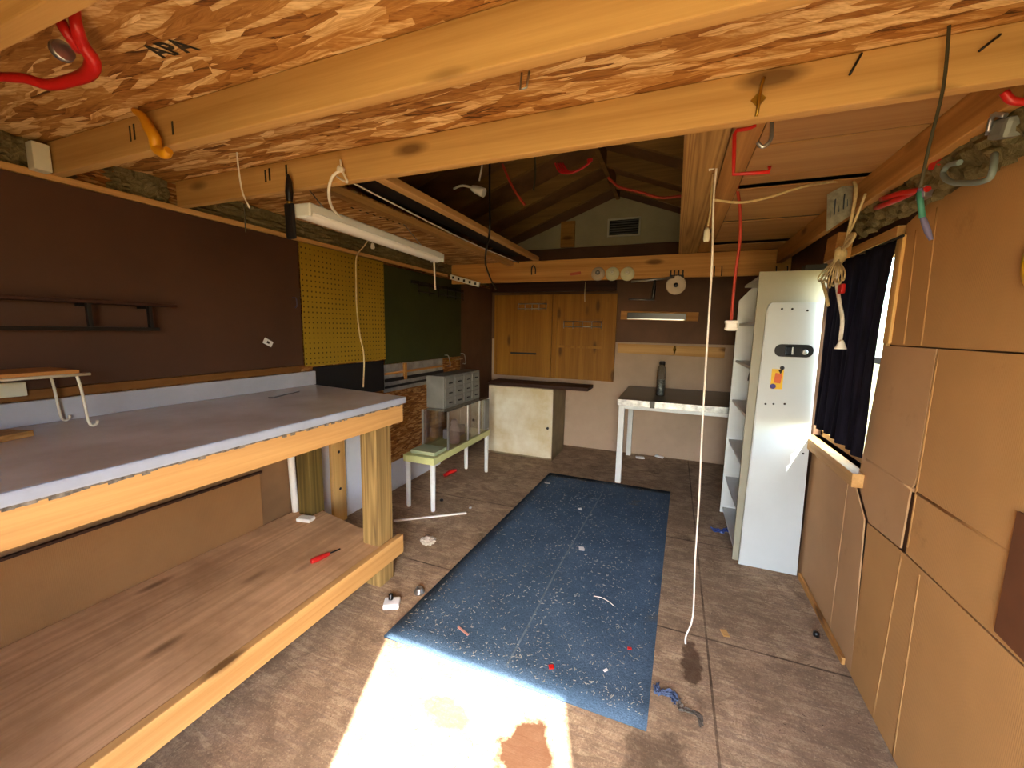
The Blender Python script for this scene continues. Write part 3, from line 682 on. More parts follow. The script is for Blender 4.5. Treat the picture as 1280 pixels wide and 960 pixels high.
for r in range(3):
    for k in range(4):
        y0 = GY0+.02+k*.168; z0 = GZ0+.015+r*.088
        b = BM(); box(b, GX1, GX1+.008, y0, y0+.155, z0, z0+.076, .003); dr = part('drawer', b, 'greybox', t)
        b = BM(); cbox(b, (GX1+.013, y0+.078, z0+.03), (.012, .05, .012), None, .003); part('pull', b, 'dark_metal', dr)
t = thing('wire_bracket', 'pair of pale wire hooks below the green board near the corner', 'hook', (XL, 4.0, 1.16))
for y in (3.84, 4.20):
    b = BM(); tube(b, [(XL, y, 1.21), (XL+.05, y, 1.20), (XL+.06, y+.02, 1.10), (XL+.02, y+.02, 1.09)], .006, 8, 4); part('hook', b, 'steel', t)
b = BM(); tube(b, [(XL+.03, 3.84, 1.15), (XL+.03, 4.20, 1.15)], .005, 8, 0); part('rail', b, 'brass', t)
# ------------------------------------------------------------------ white cabinet, dark plank
t = thing('floor_cabinet', 'small stained white cabinet on the floor under the pine doors', 'cabinet', (-1.63, 4.6, 0))
KX0, KX1, KY0, KY1, KZ = -2.03, -1.225, 4.36, 4.90, .84
b = BM()
for a in ((KX0, KX0+.018, KY0, KY1, 0, KZ), (KX1-.018, KX1, KY0, KY1, 0, KZ), (KX0, KX1, KY0, KY1, KZ-.018, KZ), (KX0, KX1, KY0, KY1, .03, .05), (KX0, KX1, KY1-.01, KY1, 0, KZ), (KX0, KX1, KY0+.03, KY0+.045, 0, .04)): box(b, *a, .001)
part('carcass', b, 'cabside', t)
b = BM(); box(b, KX0+.006, KX1-.004, KY0-.018, KY0, .035, KZ-.004, .004); dr = part('door', b, 'whitecab', t, 'stained white door')
c = P(685, 535, 1, KY0-.02); b = BM(); lathe(b, (c.x, KY0-.018, c.z), [(.006, 0), (.006, -.012), (.016, -.016), (.014, -.028), (.004, -.03)], 1, 14); part('knob', b, 'black_pl', dr)
a, d = P(612, 474, 1, 4.34), P(735, 482, 1, 4.34)
b = BM(); box(b, a.x-.02, d.x, 4.34, 4.66, .845, .885, .004); solo('dark_plank', b, 'darkwood', 'dark stained plank laid across the top of the white cabinet', 'plank')
# ------------------------------------------------------------------ back wall
def bpanel(name, x0, x1, z0, z1, mat, label, cat='panel', y=YB, th=.012, bev=.002):
    b = BM(); box(b, x0, x1, y-th, y+.015, z0, z1, bev); return solo(name, b, mat, label, cat)
bpanel('brown_lining', XL+.005, XR, 1.375, 2.5, 'backbrown', 'brown hardboard lining the upper back wall behind the tools', y=YB, th=.002)
bpanel('cardboard_lining', XL+.005, XR, .0, 1.372, 'backtan', 'tan cardboard lining the lower back wall behind the table', 'cardboard', th=.001)
b = BM(); box(b, -2.3, -.68, 4.985, 5.07, 1.985, 2.13, .004); solo('joist_shade', b, 'darkwood', 'dark strip standing in for the shade under the far joist above the pine doors', 'board')  # shade between far joist and pine doors, put in as a dark strip
c0, c1, c2, c3 = P(620, 370, 1, 4.98), P(771, 366, 1, 4.98), P(768, 475, 1, 4.98), P(617, 470, 1, 4.98)
x0, x1, z0, z1 = (c0.x+c3.x)/2, (c1.x+c2.x)/2, (c2.z+c3.z)/2, (c0.z+c1.z)/2
xm = P(690, 420, 1, 4.98).x
t = thing('wall_cabinet', 'pine wall cabinet with two plain board doors and wire racks', 'cabinet', ((x0+x1)/2, 5.0, z0))
b = BM(); box(b, x0+.01, x1-.01, 5.0, YB-.003, z0+.01, z1-.01, .002); part('carcass', b, 'aged', t)
for a, d, nm in ((x0, xm-.004, 0), (xm+.004, x1, 1)):
    b = BM(); box(b, a, d, 4.975, 4.998, z0, z1, .004)
    dr = part('door', b, 'door_pine', t, ['pine door with a dark slot', 'pine door with lighter edge boards'][nm])
    if nm == 0:
        s0, s1 = P(638, 441, 1, 4.97), P(670, 443, 1, 4.97)
        b = BM(); box(b, s0.x, s1.x, 4.972, 4.98, s0.z-.012, s0.z+.012); part('slot', b, 'black', dr)
        b = BM()
        for q in (a, d-.035):
            b = BM(); box(b, q, q+.035, 4.966, 4.976, z0, z1, .002); part('edge_board', b, 'door_pine', dr)
    else:
        b = BM(); box(b, d-.15, d, 4.962, 4.975, z0, z1, .003); part('edge_board', b, 'door_pine', dr)
        b = BM(); box(b, a, a+.06, 4.962, 4.975, z0, z1, .003); part('edge_board', b, 'door_pine', dr)
        e = P(720, 432, 1, 4.97); b = BM(); box(b, a+.06, d-.15, 4.962, 4.975, e.z-.03, e.z+.0, .002); part('cross_rail', b, 'door_pine', dr)
def wirerack(p0, p1, par):
    b = BM()
    for z in (p0.z, p0.z-.06): tube(b, [(p0.x, 4.955, z), (p1.x, 4.955, z)], .006, 6, 0)
    for k in range(5):
        x = p0.x+(p1.x-p0.x)*k/4; tube(b, [(x, 4.97, p0.z+.005), (x, 4.955, p0.z), (x, 4.955, p0.z-.08)], .004, 6, 0)
    part('wire_rack', b, 'steel', par)
wirerack(P(648, 380, 1, 4.96), P(683, 380, 1, 4.96), t); wirerack(P(705, 402, 1, 4.96), P(752, 402, 1, 4.96), t)
b = BM(); tube(b, [P(732, 352, 1, 4.95), P(731, 365, 1, 4.95), P(731, 377, 1, 4.955)], .005, 6, 2); solo('hanging_string', b, 'rope', 'thin string hanging over the top of the pine door', 'string')
# batten with hooks, magnetic bar
a, d = P(772, 435, 1, 5.04), P(906, 441, 1, 5.04)
b = BM(); beam(b, (a.x, 5.055, a.z-.0), (d.x, 5.055, d.z), .035, .115, .004); solo('wall_batten', b, 'pine', 'pine batten screwed across the back wall above the table', 'batten')
c = P(843, 437, 1, 5.03)
b = BM(); tube(b, [(c.x, 5.04, c.z+.04), (c.x, 5.0, c.z+.035), (c.x, 4.985, c.z), (c.x, 5.0, c.z-.04), (c.x, 4.98, c.z-.05)], .008, 8, 4); lathe(b, (c.x, 5.037, c.z), [(.02, 0), (.02, -.005), (.01, -.01)], 1, 12); solo('coat_hook', b, 'brass', 'brass coat hook on the pine batten', 'hook')
a, d = P(776, 394, 1, 5.06), P(873, 396, 1, 5.06)
t = thing('tool_bar', 'dark magnetic tool bar with pale wooden ends on the brown back wall', 'tool bar', ((a.x+d.x)/2, 5.06, a.z-.05))
b = BM(); beam(b, (a.x, 5.062, a.z), (d.x, 5.062, d.z), .02, .10, .003); part('backing_board', b, 'aged', t)
a2, d2 = a.lerp(d, .09), a.lerp(d, .85); b = BM(); beam(b, (a2.x, 5.045, a2.z-.004), (d2.x, 5.045, d2.z-.004), .016, .075, .003); part('magnet_strip', b, 'black_pl', t)
a2, d2 = a.lerp(d, .09), a.lerp(d, .83); b = BM(); beam(b, (a2.x, 5.032, a2.z-.04), (d2.x, 5.032, d2.z-.04), .012, .012, .002); part('edge', b, 'steel', t)
a, d = P(786, 374, 1, 5.06), P(818, 375, 1, 5.06)
b = BM(); tube(b, [a, d], .008, 8, 0); solo('hanging_steel_rod', b, 'steel', 'thin pale rod on the back wall above the magnetic bar', 'rod')
# reels, clip, blade on the far joist
for i, (px, lb) in enumerate(((747, 'pale reel on the far joist, the greyest of the three'), (765, 'middle pale reel of the three on the far joist'), (784, 'pale reel on the far joist next to the steel pipe'))):
    c = P(px, 342, 1, 3.95); t = thing('reel', lb, 'reel', (c.x, 3.96, c.z-.06), 'pale reels on the far joist')
    b = BM(); lathe(b, (c.x, 3.979, c.z), [(.062, 0), (.064, -.006), (.062, -.014), (.03, -.016)], 1, 28); part('disc', b, 'bandsaw' if i == 0 else 'spool', t)
    b = BM(); lathe(b, (c.x, 3.963, c.z+.01), [(.02, 0), (.022, -.012), (.012, -.018)], 1, 16); part('hub', b, 'greybox' if i == 0 else 'cream', t)
    b = BM(); tube(b, [(c.x, 3.979, c.z+.012), (c.x, 3.940, c.z+.012)], .005, 8, 0); part('hanging_pin', b, 'steel', t)
a, d = P(713, 343, 1, 3.97), P(726, 341, 1, 3.97)
b = BM(); beam(b, (a.x, 3.968, a.z), (d.x, 3.968, d.z), .02, .026, .005); solo('hanging_red_clip', b, plain('red_print', '#c6603e', .5), 'small red clip on the far joist beside the pale reels', 'clip')
a, d = P(789, 352, 1, 3.96), P(843, 347, 1, 3.96)
b = BM(); tube(b, [(a.x, 3.962, a.z), (d.x, 3.962, d.z)], .010, 10, 0); solo('steel_pipe', b, 'steel', 'thin steel pipe hung below the far joist beside the reels', 'pipe')
a, d = P(819, 349, 1, 3.965), P(816, 374, 1, 3.965)
b = BM(); tube(b, [(a.x, 3.962, a.z), ((a.x+d.x)/2, 3.962, (a.z+d.z)/2), (d.x, 3.962, d.z)], [.008, .018, .016], 10, 3); solo('hanging_black_grip', b, 'black_pl', 'short black handle hanging from the steel pipe', 'handle')
c = P(845, 356, 1, 3.93)
t = thing('saw_blade', 'pale round saw blade hung from a bracket on the far joist', 'saw blade', (c.x, 3.95, c.z-.08))
b = BM(); pr = []
n = 40
pts = []
for k in range(n*2):
    r_ = .086 if k % 2 else .078; an = math.pi*k/n; pts.append((c.x+r_*math.cos(an), 3.955, c.z+r_*math.sin(an)))
prism(b, pts, (0, .004, 0)); part('disc', b, 'bandsaw', t)
b = BM(); lathe(b, (c.x, 3.955, c.z), [(.02, 0), (.02, -.006), (.006, -.008)], 1, 16); part('hub', b, 'dark_metal', t)
b = BM()
for dx in (-.05, -.02, .015, .05): box(b, c.x+dx-.006, c.x+dx+.006, 3.962, 3.978, c.z, c.z+.13, .002)
box(b, c.x-.06, c.x+.06, 3.965, 3.979, c.z+.06, c.z+.09, .002); part('hanging_bracket', b, 'dark_metal', t)
for k, px in enumerate((893, 902, 970, 984)):
    c = P(px, 338, 1, 3.965); b = BM(); tube(b, [(c.x, 3.979, c.z+.03), (c.x, 3.96, c.z+.028), (c.x, 3.952, c.z-.02), (c.x, 3.94, c.z-.05)], .004, 6, 3); solo('hanging_joist_hook', b, 'dark_metal', ['thin wire hook on the far joist just beside the white cord', 'thin wire hook on the far joist beside the red cord', 'thin wire hook on the far joist over the shelf unit', 'thin wire hook over the shelf unit, beside another, nearer the window'][k], 'hook')
c = P(667, 332, 1, 3.97); b = BM(); tube(b, [(c.x-.02, 3.972, c.z-.09), (c.x-.02, 3.968, c.z-.03), (c.x, 3.965, c.z), (c.x+.02, 3.968, c.z-.03), (c.x+.02, 3.972, c.z-.08)], .006, 6, 4); solo('hanging_wire_loop', b, 'dark_metal', 'dark wire loop on the far joist over the pine doors', 'wire')
# ------------------------------------------------------------------ back table with bottle
t = thing('back_table', 'white framed table with black top and taped edge against the back wall', 'table', (.1, 4.5, 0))
X0, X1, Y0, Y1 = -.475, .80, 3.985, 5.04
b = BM(); box(b, X0, X1, Y0, Y1, .825, .85, .004); part('tabletop', b, 'tabletop', t)
b = BM(); box(b, X0, X1, Y0-.004, Y0+.002, .79, .848, .001); part('edge_tape', b, 'tape', t, 'peeling silver edge tape')
b = BM(); box(b, X0+.30, X0+.345, Y0-.007, Y0-.003, .785, .85); part('black_tape', b, 'black_pl', t)
b = BM(); box(b, X0+.04, X1, Y0+.01, Y0+.05, .755, .79, .003); part('front_rail', b, 'white', t)
b = BM(); box(b, X0+.04, X1, Y1-.06, Y1-.02, .755, .825, .003); part('rear_rail', b, 'white', t)
b = BM(); box(b, X0+.02, X0+.06, Y0+.03, Y1-.03, .755, .825, .003); part('side_rail', b, 'white', t)
for x in (X0+.015, X1-.07):
    for y in (Y0+.005, Y1-.07):
        b = BM(); box(b, x, x+.055, y, y+.055, 0, .79, .004); part('leg', b, 'white', t)
c = P(825, 495, 2, .851)
t = thing('tall_bottle', 'tall clear bottle standing on the black table top', 'bottle', (c.x, c.y+.05, .851))
b = BM(); zt_ = P(825, 452, 1, c.y+.05).z-.851
lathe(b, (c.x, c.y+.05, .851), [(.042, 0), (.046, .01), (.046, zt_*.74), (.04, zt_*.82), (.028, zt_*.88), (.026, zt_*.92)], 2, 20); part('glass_body', b, 'bottle', t)
b = BM(); lathe(b, (c.x, c.y+.05, .851+zt_*.92), [(.03, 0), (.03, zt_*.08), (.02, zt_*.1)], 2, 16); part('cap', b, 'dark_metal', t)
b = BM(); lathe(b, (c.x, c.y+.05, .855), [(.040, 0), (.040, zt_*.45), (.001, zt_*.46)], 2, 16); part('contents', b, plain('grey_screws', '#a9a8a2', .4, .2, scale=60, var=.4), t)
# ------------------------------------------------------------------ shelf unit and locker door by the window
SX0, SX1, SY0, SY1, SZ = .455, .80, 2.90, 3.70, 1.875
t = thing('shelf_unit', 'tall white shelf unit with open shelves against the window wall', 'shelf unit', (.63, 3.3, 0))
b = BM(); box(b, SX0, SX1, SY0, SY0+.02, 0, SZ, .003); part('side_panel', b, 'unit', t)
b = BM(); prism(b, [(SX0, SY1-.02, 0), (SX1, SY1-.02, 0), (SX1, SY1-.02, SZ), (SX0+.1, SY1-.02, SZ), (SX0, SY1-.02, SZ-.12)], (0, .02, 0)); part('side_panel', b, 'white', t)
b = BM(); box(b, SX1-.012, SX1, SY0+.02, SY1-.02, 0, SZ, .001); part('back_panel', b, 'white', t)
b = BM(); box(b, SX0+.03, SX1-.012, SY0+.02, SY1-.02, SZ-.02, SZ-.002, .002); part('top_panel', b, 'cream', t)
for z in (.03, .30, .62, .95, 1.27, 1.56):
    b = BM(); box(b, SX0+.015, SX1-.012, SY0+.02, SY1-.02, z, z+.018, .002); part('shelf', b, 'white', t)
b = BM(); tube(b, [(SX0+.03, 3.05, 1.27), (SX0+.02, 3.05, 1.23), (SX0+.02, 3.07, 1.19)], .004, 6, 3); part('hook', b, 'dark_metal', t)
# locker door leaning on the unit
lt = [P(961, 379, 1, 2.86), P(1030, 377, 1, 2.86), P(996, 719, 1, 2.86), P(923, 705, 1, 2.86)]
LZ = (lt[0].z+lt[1].z)/2
q = [Vector((.508, 2.862, LZ)), Vector((.785, 2.862, LZ)), Vector((.808, 2.842, .004)), Vector((.486, 2.842, .004))]
t = thing('locker_door', 'tall white metal locker door with black handle recess and yellow sticker', 'locker door', (.65, 2.85, 0))
b = BM()
# outline with rounded top corners
def lerp2(u, v):
    top = q[0].lerp(q[1], u); bot = q[3].lerp(q[2], u); return bot.lerp(top, v)
pts = [lerp2(0, 0), lerp2(1, 0), lerp2(1, .975), lerp2(.97, .992), lerp2(.92, 1), lerp2(.08, 1), lerp2(.03, .992), lerp2(0, .975)]
prism(b, pts, (0, .026, 0)); bmesh.ops.bevel(b, geom=[e for e in b.edges if e.calc_length() > .3], offset=.006, segments=2, affect='EDGES'); part('door_sheet', b, 'locker', t)
def onface(px, py): 
    p = P(px, py, 1, 2.85); vv = max(0, min(1, p.z/LZ)); return Vector((p.x, 2.842+.02*vv, p.z))
def rrect(bm, c, w_, h, r, d, n=6):
    pts = []
    for cx, cz, a0 in ((w_/2-r, h/2-r, 0), (-w_/2+r, h/2-r, 90), (-w_/2+r, -h/2+r, 180), (w_/2-r, -h/2+r, 270)):
        for k in range(n+1):
            an = math.radians(a0+90*k/n); pts.append((c.x+cx+r*math.cos(an), c.y, c.z+cz+r*math.sin(an)))
    return prism(bm, pts, (0, d, 0))
c = onface(992.5, 438.5)
b = BM(); rrect(b, c+Vector((0, -.004, 0)), .196, .075, .035, .004); hd = part('handle_recess', b, 'black_pl', t)
b = BM(); box(b, c.x-.045, c.x-.0, c.y-.014, c.y-.004, c.z-.026, c.z+.026, .004); part('paddle', b, plain('dark_steel', '#39424e', .2, .8), hd)
b = BM(); box(b, c.x-.012, c.x-.003, c.y-.016, c.y-.005, c.z-.022, c.z+.022, .002); part('paddle_edge', b, 'steel', hd)
b = BM(); lathe(b, (c.x+.055, c.y-.004, c.z-.006), [(.016, 0), (.016, -.006), (.008, -.009)], 1, 16); part('lock', b, 'steel', hd)
c = onface(971.5, 474)
b = BM(); cbox(b, c+Vector((0, -.001, 0)), (.062, .0016, .122)); st = part('sticker', b, 'sticker', t, 'yellow warning sticker')
b = BM(); cbox(b, c+Vector((.004, -.0022, .006)), (.036, .001, .06), (0, .1, 0)); part('red_mark', b, plain('sticker_red', '#d6602a', .5), st)
b = BM(); lathe(b, c+Vector((-.018, -.0018, -.045)), [(.016, 0), (.016, -.001)], 1, 16); part('blue_mark', b, plain('sticker_blue', '#3a2f78', .5), st)
b = BM(); prism(b, [c+Vector((.0, -.0018, .058)), c+Vector((.026, -.0018, .058)), c+Vector((.016, -.0018, .03))], (0, -.001, 0)); part('black_mark', b, 'ink', st)
c = onface(978, 460); b = BM(); lathe(b, c, [(.012, 0), (.012, -.004), (.005, -.006)], 1, 12); part('lock_hole', b, 'black_pl', t)
for px, py in ((957, 505), (967, 505), (981, 505), (978, 386), (991, 386), (1010, 388), (1004, 567)):
    c = onface(px, py); b = BM(); lathe(b, c, [(.006, 0), (.006, -.003), (.002, -.004)], 1, 10); part('screw', b, 'dark_metal', t)
b = BM(); box(b, .69, .80, 2.92, 3.0, SZ+.001, SZ+.035, .004); solo('small_box', b, 'dark_metal', 'small dark box on top of the white shelf unit', 'box')
# ------------------------------------------------------------------ window and curtain
b = BM()
for a in ((WY0, WY0+.04, WZ0, WZ1), (WY1-.04, WY1, WZ0, WZ1), (WY0, WY1, WZ0, WZ0+.035), (WY0, WY1, WZ1-.04, WZ1)): box(b, XR+.05, XR+.09, *a, .003)
w1 = struct('window_1', b, 'pine_y')
b = BM(); box(b, XR+.065, XR+.069, WY0+.03, WY1-.03, WZ0+.02, WZ1-.03); spart('window_pane', b, 'glass', w1)
b = BM(); box(b, XR+.055, XR+.08, WY0+.03, WY1-.03, 1.37, 1.40, .003); spart('meeting_rail', b, 'white', w1)
b = BM(); box(b, XR-.045, XR+.05, WY0-.005, WY1, WZ0-.065, WZ0, .004); spart('window_sill', b, 'pine_y', w1)
b = BM(); box(b, XR+.0, XR+.05, WY0-.03, WY0+.0, WZ0, WZ1+.03, .003); spart('window_jamb', b, 'pine_v', w1)
b = BM(); box(b, XR-.02, XR+.05, WY0-.04, WY1, WZ1, WZ1+.045, .003); spart('window_head', b, 'pine_y', w1)
# curtain: pleated cloth with a slanting near edge and ragged hem
b = BM(); NU, NV = 60, 24; g = []
for j in range(NV+1):
    v = j/NV; row = []
    for i in range(NU+1):
        u = i/NU                                     # 0 = near edge, 1 = far edge
        z = 1.885-(1.885-(.962+.02*u))*v
        yn = 2.115+.075*v+.02*math.sin(v*5); yf = 2.815+.02*v
        y = yn+(yf-yn)*u
        x = .795+.016*math.sin(u*44+v*1.2)*(.4+.6*v)+.008*math.sin(u*17-v*2)
        row.append(b.verts.new((x, y, z)))
    g.append(row)
for j in range(NV):
    for i in range(NU): b.faces.new((g[j][i], g[j][i+1], g[j+1][i+1], g[j+1][i])).smooth = True
bmesh.ops.solidify(b, geom=b.faces, thickness=.003)
t = thing('curtain', 'black curtain hanging in loose pleats over the window', 'curtain', (.79, 2.5, .93))
part('cloth', b, 'curtain', t)
b = BM(); tube(b, [(.80, 2.08, 1.888), (.80, 2.84, 1.888)], .006, 8, 0); part('rod', b, 'dark_metal', t)
b = BM(); cbox(b, (.765, 2.66, 1.95), (.07, .16, .13), (0, .05, 0), .005); solo('corner_block', b, 'aged_y', 'brown wood block above the curtain under the wall board', 'block')
# ------------------------------------------------------------------ cardboard on the right wall
def rpoly(name, pts, mat, label, off=0, th=.006, cat='cardboard', ridges=()):
    """sheet cut to an outline given in (y, z), with standing creases"""
    b = BM(); prism(b, [(XR-off, y, z) for y, z in pts], (th, 0, 0)); o = solo(name, b, mat, label, cat)
    for (ya, za, yb, zb) in ridges:
        b = BM(); tube(b, [(XR-off+.006, ya, za), (XR-off+.006, (ya+yb)/2, (za+zb)/2), (XR-off+.006, yb, zb)], .0085, 12, 3); part('crease', b, mat, o)
    return o
rpoly('cardboard_sheet', [(-.6, 1.465), (2.13, 1.465), (2.13, 1.94), (1.98, 1.985), (1.6, 2.02), (-.6, 2.05)], 'card', 'upper tan cardboard sheet on the window wall beside the curtain', .004, ridges=((2.02, 1.47, 2.05, 1.9), (1.9, 1.47, 1.93, 1.95)))
rpoly('cardboard_sheet', [(1.842, .722), (2.10, .705), (2.27, .85), (2.245, .90), (2.19, 1.46), (1.812, 1.46), (1.812, 1.0), (1.835, .94)], 'card2', 'mid tan cardboard sheet just below the window edge', .002, ridges=((1.82, .955, 2.2, .955),))
rpoly('cardboard_sheet', [(-.6, .735), (1.80, .725), (1.80, 1.46), (-.6, 1.455)], 'card', 'mid tan cardboard sheet by the brown board, creased across its middle', .003, ridges=((1.79, .955, -.4, .97), (1.795, .75, 1.795, 1.44)))
rpoly('cardboard_sheet', [(-.6, .005), (2.06, .005), (2.10, .70), (1.8, .72), (-.6, .73)], 'card', 'lower tan cardboard sheet standing on the floor, with upright creases', .005, ridges=((1.84, .01, 1.82, .71), (1.68, .01, 1.70, .70)))
rpoly('cardboard_sheet', [(2.06, .005), (2.90, .005), (2.90, .815), (2.28, .815), (2.14, .70)], 'card2', 'tan cardboard sheet under the window sill beside the locker door', .004, ridges=((2.33, .03, 2.35, .80),))
rpoly('hardboard_patch', [(.6, .70), (1.352, .748), (1.352, 1.075), (.6, 1.10)], plain('patch_brown', '#6a3f22', .6), 'dark brown board patch over the cardboard at the picture edge', .012, .006, 'board')
b = BM(); box(b, XR-.016, XR-.004, 2.115, 2.165, 1.47, 1.90, .003); solo('window_trim_strip', b, 'pine_v', 'thin wood strip along the curtain edge over the cardboard', 'strip')
b = BM(); box(b, XR-.03, XR-.004, 2.055, 2.10, .0, .05, .003)
c = P(1308, 322, 0, XR-.02); b = BM(); lathe(b, (XR-.008, c.y, c.z), [(.085, 0), (.085, -.008), (.07, -.012)], 0, 28); solo('yellow_disc', b, 'yellow', 'yellow plastic disc on the upper cardboard, cut by the picture edge', 'disc')
# base board along the right wall
b = BM(); box(b, XR-.02, XR-.0065, 2.12, 2.83, 0, .035, .002); solo('floor_batten', b, 'aged_y', 'thin batten on the floor under the window wall cardboard', 'batten')
# ------------------------------------------------------------------ hanging things
def rod(name, pts, r, mat, label, cat, sm=5, seg=8): 
    b = BM(); tube(b, pts, r, seg, sm); return solo(name, b, mat, label, cat)
# long white cord
c = Vector((.128, 2.05, ZJ1))
pc = [P(896, 207, 1, 2.0), P(892, 250, 1, 2.0), P(890, 330, 1, 2.0), P(884, 430, 1, 2.0), P(878, 530, 1, 2.0), P(874, 620, 1, 2.0), P(869, 700, 1, 2.0), P(866, 770, 1, 2.0), P(857, 796, 1, 1.98), P(858, 811, 1, 1.97)]
t = thing('hanging_pull_string', 'long white pull cord hanging from the treated board almost to the floor', 'cord', (pc[0].x, 2.0, ZJ1))
b = BM(); tube(b, [Vector((pc[0].x, 2.0, ZJ1))]+pc, .0042, 8, 4); part('cord_line', b, 'cord', t)
b = BM(); tube(b, [pc[0]+Vector((-.03, 0, -.012)), pc[0], pc[0]+Vector((.02, 0, .03))], .007, 8, 3); part('knot', b, 'cord', t)
q0 = [P(889, 246, 1, 2.06), P(888, 265, 1, 2.06), P(885, 283, 1, 2.06)]
t = thing('pull_toggle', 'cream toggle on a short loop beside the long white cord', 'toggle', q0[2])
b = BM(); tube(b, [Vector((q0[0].x, 2.06, ZJ1))]+q0, .004, 8, 3); part('cord_loop', b, 'rope', t)
c = P(883.5, 293, 1, 2.06); b = BM(); lathe(b, c+Vector((0, 0, -.032)), [(.010, 0), (.014, .01), (.013, .045), (.006, .06)], 2, 14); part('toggle_body', b, 'cream', t)
# cream line across to the licence plate
l0, l1 = P(893, 250, 1, 2.03), P(1068, 224, 0, .73)
rod('hanging_line', [l0, P(925, 253, 1, 2.10), P(960, 247, 1, 2.15), P(1010, 232, 1, 2.24), l1], .0055, 'rope', 'cream line strung from the white cord to the licence plate', 'line')
# red cord with white plug
t = thing('hanging_red_cable', 'red extension cord with a white plug hanging below the slats', 'cord', (.24, 2.38, ZJ1))
pr = [P(922, 237, 1, 2.36), P(925, 262, 1, 2.36), P(925, 300, 1, 2.38), P(919, 345, 1, 2.4), P(914, 400, 1, 2.4)]
b = BM(); tube(b, [pr[0]+Vector((0, 0, .03))]+pr, .0075, 8, 4); part('cord_line', b, 'redcord', t)
c = P(914, 408, 1, 2.4); b = BM(); cbox(b, c, (.055, .04, .045), None, .01); cbox(b, c+Vector((0, 0, .022)), (.062, .045, .016), None, .006); cbox(b, c+Vector((0, 0, -.012)), (.060, .043, .012), None, .004); part('plug', b, 'plastic', t)
# red square hook
pr = [P(943, 158, 1, 1.6), P(935, 161, 1, 1.6), P(921, 163, 1, 1.6), P(918, 168, 1, 1.6), P(917.5, 195, 1, 1.6), P(917, 218, 1, 1.6), P(940, 216.5, 1, 1.6), P(961, 215, 1, 1.6), P(962, 208, 1, 1.6)]
rod('hanging_square_hook', [Vector((pr[0].x, 1.6, ZJ1+.004))]+pr, .0065, 'red', 'red square bicycle hook hanging under the slatted ceiling', 'hook', 0)
c = P(962, 160, 1, 1.45); t = thing('hanging_wire_hook', 'shiny wire hook beside the red square hook under the slats', 'hook', c)
b = BM(); tube(b, [Vector((c.x, 1.45, ZJ1+.004)), c+Vector((.004, 0, .02)), c+Vector((.006, 0, -.03)), c+Vector((-.012, 0, -.05)), c+Vector((-.028, 0, -.035))], .0055, 8, 4); part('shank', b, 'steel', t)
# brass hook and nails on the long joist
c = P(948, 124, 1, 1.32)
t = thing('joist_hanger_hook', 'brass hanging hook screwed to the long joist above the red square hook', 'hook', c)
b = BM(); prism(b, [c+Vector((0, -.002, .018)), c+Vector((.018, -.002, 0)), c+Vector((0, -.002, -.02)), c+Vector((-.018, -.002, 0))], (0, .004, 0)); part('plate', b, 'brass', t)
b = BM(); tube(b, [c+Vector((.008, -.003, .05)), c+Vector((.002, -.008, .015)), c+Vector((0, -.014, -.02)), c+Vector((-.002, -.006, -.045))], .004, 8, 4); part('hook', b, 'brass', t)
for i, (a, d, lb) in enumerate((((1063, 92), (1075, 70), 'bent nail in the long joist, beside the dark hanging cord'), ((1226, 62), (1246, 47), 'bent nail in the long joist near the picture corner'))):
    a, d = P(*a, 1, 1.30), P(*d, 1, 1.322)
    rod('hanging_nail', [Vector((d.x, 1.324, d.z)), Vector((d.x, 1.312, d.z)), Vector((a.x, 1.305, a.z))], .0028, 'dark_metal', lb, 'nail', 0)
c = P(652, 97, 2, ZJ1-.01)
rod('hanging_staple', [c+Vector((0, 0, .012)), c+Vector((-.004, 0, -.03)), c+Vector((.015, 0, -.028)), c+Vector((.022, 0, .012))], .003, 'steel', 'small metal staple in the strand board between two joists', 'staple', 0)
# dark cord at the right with wrapped end
t = thing('hanging_dark_rope', 'dark olive cord hanging from the ceiling with a taped end', 'cord', P(1152, 240, 1, 1.25))
yk = 1.29
pr = [P(1188, -6, 1, yk), P(1186, 40, 1, yk), P(1179, 110, 1, yk), P(1162, 180, 1, yk), P(1150, 235, 1, yk)]
b = BM(); tube(b, [Vector((pr[0].x, yk, ZJ1+.002))]+pr, .0036, 8, 4); part('cord_line', b, 'darkcord', t)
b = BM(); tube(b, [P(1149, 240, 1, yk), P(1153, 272, 1, yk)], .0062, 10, 0); part('green_wrap', b, 'greentape', t)
b = BM(); tube(b, [P(1150, 236, 1, yk), P(1151, 250, 1, yk)], .0058, 10, 0); part('violet_wrap', b, 'violet', t)
b = BM(); tube(b, [P(1153, 270, 1, yk), P(1158, 285, 1, yk), P(1164, 300, 1, yk)], [.0055, .0066, .0066, .004], 10, 3); part('tail', b, 'violet', t)
# black brush-like tool on the long joist
yk = 1.30
t = thing('hanging_brush', 'black hanging brush with a tapered handle on the long joist', 'brush', P(361, 260, 1, yk))
b = BM(); tube(b, [P(360, 218, 1, yk), P(361, 226, 1, yk), P(361.5, 240, 1, yk), P(362, 252, 1, yk)], [.004, .012, .016, .012], 12, 4); part('handle', b, 'black_pl', t)
b = BM(); tube(b, [P(362, 251, 1, yk), P(362, 255, 1, yk)], .011, 12, 0); part('ferrule', b, 'brass', t)
a, d = P(362, 254, 1, yk), P(364, 299, 1, yk); b = BM(); cbox(b, (a+d)/2, (.046, .018, (a-d).length), (0, -.03, 0), .008); part('bristle_block', b, 'black', t)
